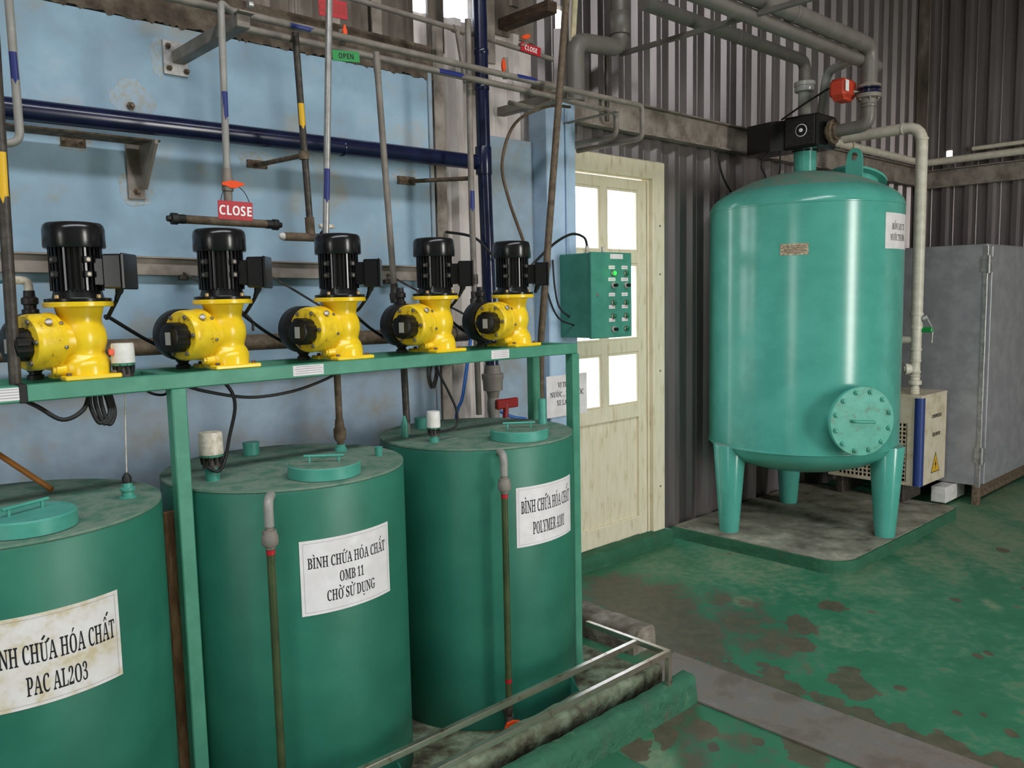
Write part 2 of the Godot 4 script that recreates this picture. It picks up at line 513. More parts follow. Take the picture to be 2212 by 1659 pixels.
	M.cabinet = grained([[0.3, 150, 150, 152], [0.7, 166, 166, 168]], 1.0, 0.42, 0.3, 40, 0.010)
	M.dryer = grained([[0.1, 190, 172, 140], [0.35, 208, 195, 168], [0.8, 218, 206, 182]], 0.8, 0.55, 0.0, 41, 0.010)
	M.dryer_blue = plain(40, 62, 124, 0.45)
	M.steel_dull = plain(96, 94, 92, 0.5, 0.6)
	M.box_green = grained([[0.3, 62, 138, 118], [0.7, 72, 148, 128]], 0.8, 0.42, 0.0, 42, 0.010)
	M.lens_green = plain(16, 110, 74, 0.2)
	M.lens_lit = plain(60, 230, 90, 0.2)
	M.lens_lit.emission_enabled = true; M.lens_lit.emission = Color8(70, 235, 90); M.lens_lit.emission_energy_multiplier = 0.6
	M.brown_board = grained([[0.2, 96, 66, 40], [0.6, 136, 100, 66], [0.85, 156, 120, 84]], 0.8, 0.8, 0.0, 43, 0.012, 0.3, 0.0, 512, V(4, 0.7, 4))
	M.amber = plain(146, 92, 30, 0.4)
	M.actuator = plain(196, 66, 42, 0.5)
	M.gauge_glass = grained([[0.25, 58, 66, 42], [0.5, 66, 76, 48], [0.75, 76, 86, 54]], 0.6, 0.2, 0.0, 52, 0.008)
	M.brass = plain(196, 168, 120, 0.4, 0.6)
	M.soil = grained([[0.3, 150, 132, 104], [0.7, 178, 160, 130]], 3.0, 0.9, 0.0, 44, 0.012)
	M.roof = grained([[0.3, 92, 86, 80], [0.7, 118, 112, 106]], 2.0, 0.7, 0.0, 45, 0.010)
	M.hall = grained([[0.3, 136, 128, 118], [0.7, 160, 152, 142]], 2.0, 0.8, 0.0, 46, 0.010)
	M.pane = plain(236, 244, 246, 0.05)
	M.pane.transparency = BaseMaterial3D.TRANSPARENCY_ALPHA
	M.pane.albedo_color.a = 0.12
	M.rail_steel = grained([[0.12, 136, 104, 76], [0.26, 190, 176, 158], [0.7, 206, 196, 182]], 0.5, 0.26, 0.9, 48, 0.012)
	M.manhole = grained([[0.15, 96, 110, 84], [0.3, 72, 158, 136], [0.7, 88, 176, 154]], 0.5, 0.42, 0.0, 49, 0.012, 0.0, 10.0)
	M.tarnished = grained([[0.2, 130, 100, 66], [0.5, 186, 170, 146], [0.8, 214, 204, 188]], 0.12, 0.45, 0.3, 50, 0.014)
	M.teal_hose = plain(16, 84, 88, 0.35)
	M.bare_wall = grained([[0.2, 66, 56, 46], [0.5, 88, 76, 64], [0.85, 112, 100, 86]], 0.7, 0.9, 0.0, 51, 0.012, 0.5)
	M.plaster = grained([[0.2, 164, 166, 158], [0.5, 162, 178, 188], [0.8, 158, 182, 200]], 0.2, 0.9, 0.0, 53, 0.014, 0.3)
	M.plinth_edge = grained([[0.1, 70, 88, 64], [0.25, 38, 92, 64], [0.7, 44, 100, 72], [0.95, 90, 116, 92]], 0.8, 0.8, 0.0, 54, 0.010, 0.5)
	M.hazy = plain(168, 166, 162, 0.15)
	M.floor_far = grained([[0.2, 46, 100, 72], [0.5, 53, 110, 82], [0.8, 60, 120, 92]], 2.5, 0.5, 0.0, 47, 0.008)
	M.floor = floor_material()

# ---- the painted floor: green paint over brown screed, worn through where the photograph shows it, with grit trodden in
const FLOOR := Rect2(2.0, -3.05, 5.73, 3.85)
func floor_material() -> StandardMaterial3D:
	var w := 1536
	var h := 1032
	var fine := noise(61, 0.05, 4, 0.6).get_image(w, h).get_data()
	var mid := noise(62, 0.012, 5, 0.6, 20.0).get_image(w, h).get_data()
	var broad := noise(63, 0.0035, 4, 0.55, 30.0).get_image(w, h).get_data()
	var worn := PackedFloat32Array()
	worn.resize(w * h)
	var grit := PackedFloat32Array()
	grit.resize(w * h)
	# [x, z, half length, half width, strength]; long side runs away from the viewer along (0.75, -0.66)
	var dirt := PackedFloat32Array()
	dirt.resize(w * h)
	for a in [[3.17, -2.65, 0.24, 0.18, 1.0], [3.06, -2.36, 0.4, 0.22, 1.1], [2.90, -2.06, 0.24, 0.19, 1.1], [3.44, -2.24, 0.14, 0.07, 0.7], [3.23, -1.92, 0.34, 0.19, 0.72], [2.3, -1.62, 0.4, 0.06, 0.8], [2.2, -1.3, 0.3, 0.1, 0.5]]:
		spot(dirt, w, h, a)
	var along := RandomNumberGenerator.new()
	along.seed = 5
	for k in 30: spot(worn, w, h, [2.785 + along.randf_range(-0.02, 0.03), -1.95 + k * 0.06, along.randf_range(0.03, 0.07), along.randf_range(0.02, 0.04), 1.0])
	for a in [[3.71, -1.79, 0.07, 0.06, 1.0], [3.39, -1.79, 0.11, 0.06, 1.0], [3.0, -1.36, 0.1, 0.065, 1.15], [3.12, -1.42, 0.03, 0.04, 1.1], [3.1, -1.22, 0.02, 0.02, 1.2], [3.6, -1.11, 0.03, 0.018, 1.2], [3.66, -1.09, 0.025, 0.015, 1.2], [3.21, -1.68, 0.07, 0.05, 1.0], [2.88, -1.62, 0.06, 0.05, 1.0], [2.92, -1.69, 0.03, 0.03, 1.0], [3.05, -1.0, 0.02, 0.015, 1.2], [3.03, -0.82, 0.03, 0.018, 1.2], [3.1, -0.93, 0.02, 0.013, 1.2], [2.33, -1.57, 0.05, 0.035, 1.1], [2.25, -1.48, 0.03, 0.022, 1.1], [2.38, -1.39, 0.025, 0.02, 1.1], [2.45, -1.26, 0.09, 0.055, 1.0], [2.81, -1.5, 0.06, 0.05, 1.0], [2.8, -1.36, 0.06, 0.05, 1.0], [2.8, -1.22, 0.07, 0.055, 1.1], [2.79, -1.08, 0.06, 0.04, 1.0], [2.8, -0.94, 0.08, 0.04, 1.1], [2.8, -0.75, 0.08, 0.05, 1.0], [2.06, -1.66, 0.08, 0.06, 1.0], [2.8, -1.8, 0.1, 0.06, 0.9], [2.2, -1.64, 0.1, 0.04, 0.9], [4.2, -1.4, 0.03, 0.02, 0.9], [4.6, -1.2, 0.04, 0.03, 0.9], [5.2, -1.5, 0.05, 0.03, 0.8]]:
		spot(worn, w, h, a)
	for a in [[4.25, -1.85, 0.34, 0.2, 0.8], [4.05, -2.46, 0.45, 0.3, 0.7], [3.7, -2.75, 0.3, 0.2, 0.6], [5.4, -1.8, 0.5, 0.16, 0.8], [2.03, -1.58, 0.12, 0.08, 1.0], [4.7, -1.7, 0.4, 0.12, 0.7], [3.47, -2.12, 0.07, 0.05, 1.3], [4.25, -1.26, 0.08, 0.03, 0.9], [6.4, -1.6, 0.9, 0.4, 0.95], [5.6, -1.7, 0.6, 0.22, 0.95], [6.9, -1.2, 0.8, 0.5, 0.8], [3.6, -2.5, 0.5, 0.3, 0.45], [4.9, -1.2, 0.9, 0.3, 0.4], [3.9, -1.6, 0.6, 0.3, 0.35]]:
		spot(grit, w, h, a)
	var out := PackedByteArray()
	out.resize(w * h * 3)
	var paint := [Vector3(41, 103, 71), Vector3(56, 124, 91)]
	for i in w * h:
		var f := fine[i] / 255.0
		var m := mid[i] / 255.0
		var b := broad[i] / 255.0
		var c: Vector3 = paint[0].lerp(paint[1], m * 0.7 + f * 0.3)
		c = c.lerp(Vector3(120, 134, 106), clampf((b * 0.6 + m * 0.4 + f * 0.35 - 0.7) * 1.6, 0.0, 0.4))
		var g := clampf(grit[i] * 0.75 + (f - 0.5) * 0.55 + (m - 0.5) * 0.3 + (b - 0.5) * 0.3 - 0.08, 0.0, 0.7)
		c = c.lerp(Vector3(142, 144, 114), g)
		c = c.lerp(Vector3(74, 64, 50).lerp(Vector3(100, 90, 70), f), clampf((dirt[i] + (m - 0.5) * 0.9 + (f - 0.5) * 0.7 - 0.3) * 1.7, 0.0, 0.9))
		if worn[i] + (m - 0.5) * 0.9 + (f - 0.5) * 0.9 > 0.55 or m + f * 0.2 > 1.04:
			c = Vector3(70, 60, 46).lerp(Vector3(106, 92, 74), f * 0.7 + m * 0.3).lerp(c, 0.12)
		out[i * 3] = int(c.x); out[i * 3 + 1] = int(c.y); out[i * 3 + 2] = int(c.z)
	var m2 := StandardMaterial3D.new()
	m2.albedo_texture = ImageTexture.create_from_image(Image.create_from_data(w, h, false, Image.FORMAT_RGB8, out))
	m2.roughness = 0.5
	return m2
func spot(field: PackedFloat32Array, w: int, h: int, a: Array) -> void:
	var px := w / FLOOR.size.x
	var reach := maxf(a[2], a[3]) * 1.7
	for j in range(maxi(0, int((a[1] - reach - FLOOR.position.y) * px)), mini(h, int((a[1] + reach - FLOOR.position.y) * px))):
		for i in range(maxi(0, int((a[0] - reach - FLOOR.position.x) * px)), mini(w, int((a[0] + reach - FLOOR.position.x) * px))):
			var dx: float = FLOOR.position.x + i / px - a[0]
			var dz: float = FLOOR.position.y + j / px - a[1]
			var u: float = (dx * 0.75 - dz * 0.66) / a[2]
			var t: float = (dx * 0.66 + dz * 0.75) / a[3]
			var k: float = a[4] * clampf(1.6 - sqrt(u * u + t * t), 0.0, 1.0)
			if k > field[j * w + i]: field[j * w + i] = k

# ---- the hall
func corrugated(parent: Node3D, x0: float, x1: float, y0: float, y1: float, mat: Material, pitch := 0.182) -> void:
	# one rib-profiled sheet in the local xy plane, ribs towards +z, closed at the back
	var poly := PackedVector2Array()
	var ribs := int(round((x1 - x0) / pitch))
	poly.append(Vector2(x0, 0))
	for k in ribs:
		var c := x0 + (k + 0.5) * pitch
		for q in [[-0.044, 0.0], [-0.02, 0.028], [0.018, 0.028], [0.036, 0.0], [0.058, 0.0], [0.062, 0.004], [0.070, 0.004], [0.074, 0.0]]:
			if c + q[0] < x1 - 0.002: poly.append(Vector2(c + q[0], q[1]))
	poly.append(Vector2(x1, 0)); poly.append(Vector2(x1, -0.02)); poly.append(Vector2(x0, -0.02))
	var g := Geo.new()
	# profile lies in xz: turn the prism upright
	g.xf = Transform3D(Basis(Vector3.RIGHT, Vector3.BACK, Vector3.DOWN), Vector3.ZERO)
	g.prism(poly, -y1, -y0)
	part(parent, "sheet", g, mat)

func build_room() -> void:
	# floor: the painted part in view and the rest of the hall round it
	var g := Geo.new()
	var r := FLOOR
	var a := V(r.position.x, 0, r.position.y)
	g.quad(V(r.position.x, 0, r.end.y), V(r.end.x, 0, r.end.y), V(r.end.x, 0, r.position.y), a, Vector3.UP)
	var floor_node := struct("floor", g, M.floor)
	var g2 := Geo.new()
	g2.box(V(-1.5, -0.06, -0.0), V(6.998, 0.12, 9.2), 0.0)
	g2.box(V(4.87, -0.06, 2.65), V(5.72, 0.12, 3.698), 0.0)
	g2.box(V(4.87, -0.07, -1.13), V(5.72, 0.1, 3.84), 0.0)
	var fm: ArrayMesh = floor_node.mesh
	var arr := []
	arr.resize(Mesh.ARRAY_MAX)
	arr[Mesh.ARRAY_VERTEX] = g2.v; arr[Mesh.ARRAY_NORMAL] = g2.n; arr[Mesh.ARRAY_TEX_UV] = g2.uv
	fm.add_surface_from_arrays(Mesh.PRIMITIVE_TRIANGLES, arr)
	fm.surface_set_material(1, M.floor_far)
	# long wall: sheets hung side by side, some cut short by the door and by torn gaps near the eaves
	var wl := shell("wall_left")
	wl.position = V(0, 0, -3.05)
	var x := -5.0
	var edges := [-5.0]
	while x < 1.9:
		x += 0.91; edges.append(x)
	for i in edges.size() - 1: corrugated(wl, edges[i], edges[i + 1], 0.0, 4.8, M.zinc_old)
	var e: float = edges[-1]
	corrugated(wl, e, 2.42, 0.0, 2.76, M.zinc_pale); corrugated(wl, e, 2.42, 2.96, 4.8, M.zinc_old)
	corrugated(wl, 2.42, 3.0, 0.0, 2.77, M.zinc_pale); corrugated(wl, 2.42, 3.0, 2.90, 4.8, M.zinc_old)
	part(wl, "cover_strip", box(V(2.385, 2.85, 0.02), V(0.09, 0.5, 0.02)), M.zinc_old)
	part(wl, "cover_strip", box(V(2.80, 3.2, 0.01), V(0.42, 0.9, 0.012)), M.zinc_old)
	corrugated(wl, 3.0, 3.18, 2.27, 4.8, M.zinc)
	corrugated(wl, 3.18, 3.24, 2.27, 2.86, M.zinc, 0.06); corrugated(wl, 3.18, 3.24, 2.97, 4.8, M.zinc, 0.06)
	corrugated(wl, 3.24, 4.09, 2.27, 4.8, M.zinc, 0.17)
	x = 4.09
	while x < 7.7:
		corrugated(wl, x, x + 0.91, 0.0, 4.8, M.zinc); x += 0.91
	var er := shell("wall_end")
	er.position = V(7.73, 0, -3.05); er.rotation_degrees.y = -90
	x = 0.0
	while x < 7.5:
		corrugated(er, x, x + 0.91, 0.0, 2.60 if x < 0.1 else 4.8, M.zinc)
		if x < 0.1:
			corrugated(er, x, 0.27, 2.60, 4.8, M.zinc, 0.27); corrugated(er, 0.27, 0.32, 2.68, 4.8, M.zinc, 0.05); corrugated(er, 0.32, 0.91, 2.60, 4.8, M.zinc, 0.197)
		x += 0.91
	part(er, "corner_flashing", box(V(0.07, 2.4, 0.03), V(0.10, 4.8, 0.01)), M.zinc_old)
	# walls behind the camera, with the gate and the yard opening that let the daylight in
	g = Geo.new()
	g.box(V(-0.9, 2.4, 4.52), V(8.4, 4.8, 0.1), 0.0); g.box(V(5.97, 2.4, 4.52), V(3.54, 4.8, 0.1), 0.0); g.box(V(3.75, 3.95, 4.52), V(0.9, 1.7, 0.1), 0.0)
	struct("wall_right", g, M.hall)
	g = Geo.new()
	g.box(V(-5.05, 2.4, -1.625), V(0.1, 4.8, 2.85), 0.0); g.box(V(-5.05, 2.4, 2.775), V(0.1, 4.8, 3.55), 0.0); g.box(V(-5.05, 3.65, 0.4), V(0.1, 2.3, 1.2), 0.0)
	struct("wall_back", g, M.hall)
	g = Geo.new()
	g.box(V(1.35, 4.85, -1.45), V(12.9, 0.1, 3.3), 0.0); g.box(V(1.35, 4.85, 2.75), V(12.9, 0.1, 3.7), 0.0)
	g.box(V(-4.3, 4.85, 0.55), V(1.6, 0.1, 0.7), 0.0); g.box(V(5.45, 4.85, 0.55), V(4.7, 0.1, 0.7), 0.0)
	struct("ceiling", g, M.roof)
	struct("ground", box(V(2, -0.25, -14), V(40, 0.2, 21.6), 0.0), M.soil)
	# girts along both sheet walls
	var gl := shell("trim_1")
	part(gl, "rail", box(V(5.43, 2.474, -3.005), V(4.56, 0.145, 0.04), 0.004), M.girt)
	part(gl, "lip", box(V(5.43, 2.55, -2.985), V(4.56, 0.008, 0.06), 0.0), M.girt)
	part(gl, "lip", box(V(5.43, 2.397, -2.985), V(4.56, 0.008, 0.06), 0.0), M.girt)
	var ge := shell("trim_2")
	part(ge, "rail", box(V(7.685, 2.44, -1.0), V(0.04, 0.145, 3.9), 0.004), M.girt)
	part(ge, "lip", box(V(7.665, 2.516, -1.0), V(0.06, 0.008, 3.9), 0.0), M.girt)
	# blue rendered wall in front of the sheets, with its bare top course, and the blue column
	var rows := []
	var wob := noise(71, 2.0, 4)
	struct("wall_blue", box(V(0.14, 1.835, -3.0), V(4.3, 1.25, 0.04), 0.0), M.blue_wall)
	struct("wall_blue", box(V(0.14, 0.605, -3.0), V(4.3, 1.21, 0.04), 0.0), M.blue_old)
	# patches of bare plaster round the old fixings
	var pr := RandomNumberGenerator.new()
	pr.seed = 11
	for q in [[1.04, 2.19, 0.075, 0.07], [1.03, 1.90, 0.06, 0.07], [1.48, 2.035, 0.075, 0.035], [2.16, 2.03, 0.075, 0.035], [0.845, 2.03, 0.055, 0.03], [1.135, 2.35, 0.03, 0.07]]:
		var edge := PackedVector2Array()
		for i in 26:
			var turn := TAU * i / 26
			var w := 1.0 + pr.randf_range(-0.16, 0.1)
			edge.append(Vector2(q[0] + cos(turn) * q[2] * w, q[1] + sin(turn) * q[3] * w))
		struct("trim_13", Geo.new().prism(edge, -2.9815, -2.979), M.plaster)
	var cap := PackedVector2Array([Vector2(-2.0, 2.62)])
	var k := -2.0
	cap.append(Vector2(-2.0, 2.47))
	while k < 2.34:
		cap.append(Vector2(k, 2.462 + wob.get_noise_1d(k * 40.0) * 0.014 + wob.get_noise_1d(k * 5.0) * 0.008)); k += 0.012
	cap.append(Vector2(2.34, 2.60))
	var top := Geo.new()
	top.prism(cap, -3.02, -2.977)
	struct("trim_3", top, M.bare_wall)
	struct("wall_blue", box(V(2.80, 1.13, -3.0), V(0.30, 2.26, 0.04), 0.003), M.blue_old)
	var col := shell("column")
	part(col, "shaft", box(V(3.035, 1.23, -2.945), V(0.205, 2.46, 0.13), 0.006), M.blue_column)
	part(col, "head", box(V(3.035, 2.50, -2.945), V(0.20, 0.08, 0.12), 0.015), M.concrete)
	struct("trim_4", box(V(2.352, 1.35, -2.985), V(0.058, 2.7, 0.03), 0.003), M.girt)
	struct("trim_5", box(V(2.302, 1.25, -2.985), V(0.02, 2.5, 0.03), 0.003), M.blue_old)
	for q in [[2.06, 0.05], [1.86, 0.045], [2.70, 0.05], [1.35, 0.04]]:
		struct("trim_6", box(V(q[0], 3.1, -3.012), V(q[1], 1.0, 0.012), 0.002), M.girt)
	struct("trim_7", box(V(2.60, 2.9, -2.995), V(0.07, 0.9, 0.05), 0.003), M.girt)

func build_door() -> void:
	var d := shell("door_1")
	var z := -3.05
	# frame
	part(d, "jamb", box(V(3.985, 1.17, z), V(0.11, 2.19, 0.09), 0.006), M.door_paint)
	part(d, "jamb", box(V(3.085, 1.17, z), V(0.11, 2.19, 0.09), 0.006), M.door_paint)
	part(d, "head", box(V(3.535, 2.215, z + 0.001), V(0.79, 0.1, 0.088), 0.006), M.door_paint)
	part(d, "stop", box(V(3.922, 1.12, z - 0.01), V(0.016, 2.09, 0.05), 0.003), M.door_paint)
	for y in [0.35, 1.05, 1.62, 1.9]:
		part(d, "screw", Geo.new().turned(V(3.99, y, z + 0.046), V(3.99, y, z + 0.049), [[0.0, 0.006], [0.0025, 0.006]], 10), M.bolt)
	# leaf: stiles, rails, grooved lower panel and six panes
	part(d, "stile", box(V(3.872, 1.115, z - 0.01), V(0.075, 2.08, 0.04), 0.004), M.door_paint)
	part(d, "stile", box(V(3.195, 1.115, z - 0.01), V(0.075, 2.08, 0.04), 0.004), M.door_paint)
	part(d, "stile", box(V(3.533, 1.475, z - 0.01), V(0.056, 1.28, 0.038), 0.004), M.door_paint)
	for q in [[2.125, 0.06], [1.715, 0.07], [1.21, 0.075], [0.83, 0.085], [0.135, 0.11]]:
		part(d, "rail", box(V(3.533, q[0], z - 0.01), V(0.602, q[1], 0.039), 0.004), M.door_paint)
	for row in [[1.75, 2.095], [1.2475, 1.68], [0.8725, 1.1725]]:
		for cx in [[3.2325, 3.505], [3.561, 3.8345]]:
			var c := V((cx[0] + cx[1]) * 0.5, (row[0] + row[1]) * 0.5, z - 0.012)
			part(d, "pane", box(c, V(cx[1] - cx[0], row[1] - row[0], 0.004), 0.0), M.pane)
			for sx in [-1, 1]: part(d, "bead", box(c + V(sx * ((cx[1] - cx[0]) * 0.5 - 0.006), 0, 0.012), V(0.012, row[1] - row[0] - 0.002, 0.012), 0.003), M.door_paint)
			for sy in [-1, 1]: part(d, "bead", box(c + V(0, sy * ((row[1] - row[0]) * 0.5 - 0.006), 0.012), V(cx[1] - cx[0] - 0.024, 0.012, 0.012), 0.003), M.door_paint)
	for i in 10:
		part(d, "board", box(V(3.232 + 0.06 * (i + 0.5), 0.488, z - 0.014), V(0.0585, 0.6, 0.014), 0.003), M.door_paint)
	struct("trim_8", rough_bar(V(3.02, 0, -3.0), V(4.06, 0, -3.0), [[-0.05, 0.0], [-0.05, 0.078], [0.035, 0.078], [0.045, 0.06], [0.048, 0.0]], 0.0025, 5, 30), M.plinth_edge)

# an uneven bar of masonry: `sec` is a list of (offset across, height); across is to the right of the run
func rough_bar(a: Vector3, b: Vector3, sec: Array, amp: float, sd: int, steps := 80) -> Geo:
	var f := noise(sd, 6.0, 4)
	var d := (b - a).normalized()
	var side := V(-d.z, 0, d.x)
	var rows := []
	var fine := []
	for i in sec.size():
		fine.append(sec[i])
		if i < sec.size() - 1:
			var n: int = int(Vector2(sec[i + 1][0] - sec[i][0], sec[i + 1][1] - sec[i][1]).length() / 0.018)
			for k in range(1, n): fine.append([lerpf(sec[i][0], sec[i + 1][0], float(k) / n), lerpf(sec[i][1], sec[i + 1][1], float(k) / n)])
	for s in fine:
		var line := []
		for i in steps + 1:
			var p := a.lerp(b, float(i) / steps)
			var q: Vector3 = p + side * s[0] + Vector3.UP * s[1]
			if s[1] > 0.001: q += side * f.get_noise_3dv(q * 1.0) * amp * 2.0 + Vector3.UP * f.get_noise_3dv(q * 1.3 + V(9, 0, 0)) * amp * 2.0
			line.append(q)
		rows.append(line)
	var g := Geo.new()
	g.sheet(rows)
	# end faces
	for e in [0, steps]:
		var m := -d if e == 0 else d
		var mid: Vector3 = (rows[0][e] + rows[-1][e]) * 0.5
		for i in rows.size() - 1: g.tri(mid, rows[i][e], rows[i + 1][e], m, m, m)
	return g

# ---- the bund with its kerbs, steel rails and drain plate
func build_bund() -> void:
	struct("trim_9", rough_bar(V(-1.5, 0, -1.735), V(2.47, 0, -1.735), [[-0.033, 0.0], [-0.035, 0.092], [-0.022, 0.102], [0.022, 0.1], [0.036, 0.088], [0.045, 0.0]], 0.005, 81, 220), M.kerb_green)
	struct("trim_10", rough_bar(V(-1.5, 0, -1.865), V(2.43, 0, -1.865), [[-0.05, 0.0], [-0.046, 0.105], [-0.03, 0.118], [0.036, 0.12], [0.044, 0.108], [0.046, 0.0]], 0.005, 82, 200), M.kerb_dirty)
	struct("trim_12", rough_bar(V(2.69, 0, -2.96), V(2.69, 0, -2.11), [[-0.075, 0.0], [-0.072, 0.085], [-0.055, 0.1], [0.055, 0.1], [0.07, 0.086], [0.075, 0.0]], 0.004, 83, 50), M.concrete)
	struct("floor", box(V(0.5, 0.002, -2.44), V(4.1, 0.008, 1.04), 0.0), M.kerb_dirty)
	solo("drain_plate", "grey steel plate strip laid across the green floor beside the kerb end", "plate", box(V(2.61, 0.005, -0.35), V(0.285, 0.01, 3.3), 0.002), M.plate)
	# low stainless rail standing on the kerb
	var t := thing("low_rail", "low stainless steel square tube rail standing on the green kerb", "rail", V(2.34, 0.1, -1.73))
	part(t, "bar", geo(t).box(V(0.62, 0.221, -1.728), V(3.42, 0.02, 0.02), 0.002), M.rail_steel)
	part(t, "bar", geo(t).box(V(0.605, 0.221, -1.868), V(3.45, 0.02, 0.02), 0.002), M.rail_steel)
	part(t, "end_bar", geo(t).box(V(2.34, 0.221, -1.92), V(0.02, 0.02, 0.4), 0.002), M.rail_steel)
	part(t, "foot", geo(t).box(V(2.34, 0.156, -1.728), V(0.02, 0.112, 0.02), 0.002), M.rail_steel)
	part(t, "foot", geo(t).box(V(0.9, 0.156, -1.728), V(0.02, 0.112, 0.02), 0.002), M.rail_steel)
	# brown board leaning in the gap between two vessels
	solo("brown_board", "tall brown timber board standing between two green vessels behind the stand leg", "board", box(V(0.822, 0.47, -2.266), V(0.05, 0.94, 0.014), 0.002), M.brown_board)

# ---- the green steel stand
func build_pump_stand() -> void:
	var t := thing("pump_stand", "long green steel tube stand carrying five yellow dosing pumps", "stand", V(1.2, 0, -2.32))
	for z in [-2.22, -2.44]:
		part(t, "beam", geo(t).box(V(0.93, 1.298, z), V(2.93, 0.04, 0.04), 0.003), M.stand)
	for x in [2.384, 0.837, -0.45]:
		part(t, "cross_beam", geo(t).box(V(x, 1.298, -2.33), V(0.04, 0.038, 0.18), 0.002), M.stand)
		for z in [-2.22, -2.44]:
			if x < 1.0 and x > 0.0 and z < -2.3: continue
			part(t, "leg", geo(t).box(V(x, 0.639, z), V(0.04, 1.278, 0.04), 0.003), M.stand)
			part(t, "foot_plate", geo(t).box(V(x, 0.004, z), V(0.09, 0.008, 0.09), 0.001), M.stand)
	for q in [[1.22, 0.10], [1.985, 0.085], [0.44, 0.085]]:
		var s := part(t, "sticker", geo(t).box(V(q[0], 1.3, -2.1995), V(q[1], 0.03, 0.001), 0.0), M.paper, "small white printed sticker")
		for k in 4:
			part(s, "print_line", geo(t).box(V(q[0], 1.311 - k * 0.0065, -2.1988), V(q[1] * (0.9 if k % 2 else 0.8), 0.0014, 0.0006), 0.0), M.ink_grey)
	part(t, "tape_band", geo(t).box(V(0.474, 1.299, -2.22), V(0.018, 0.045, 0.045), 0.002), M.rubber, "black tape wound round the beam")

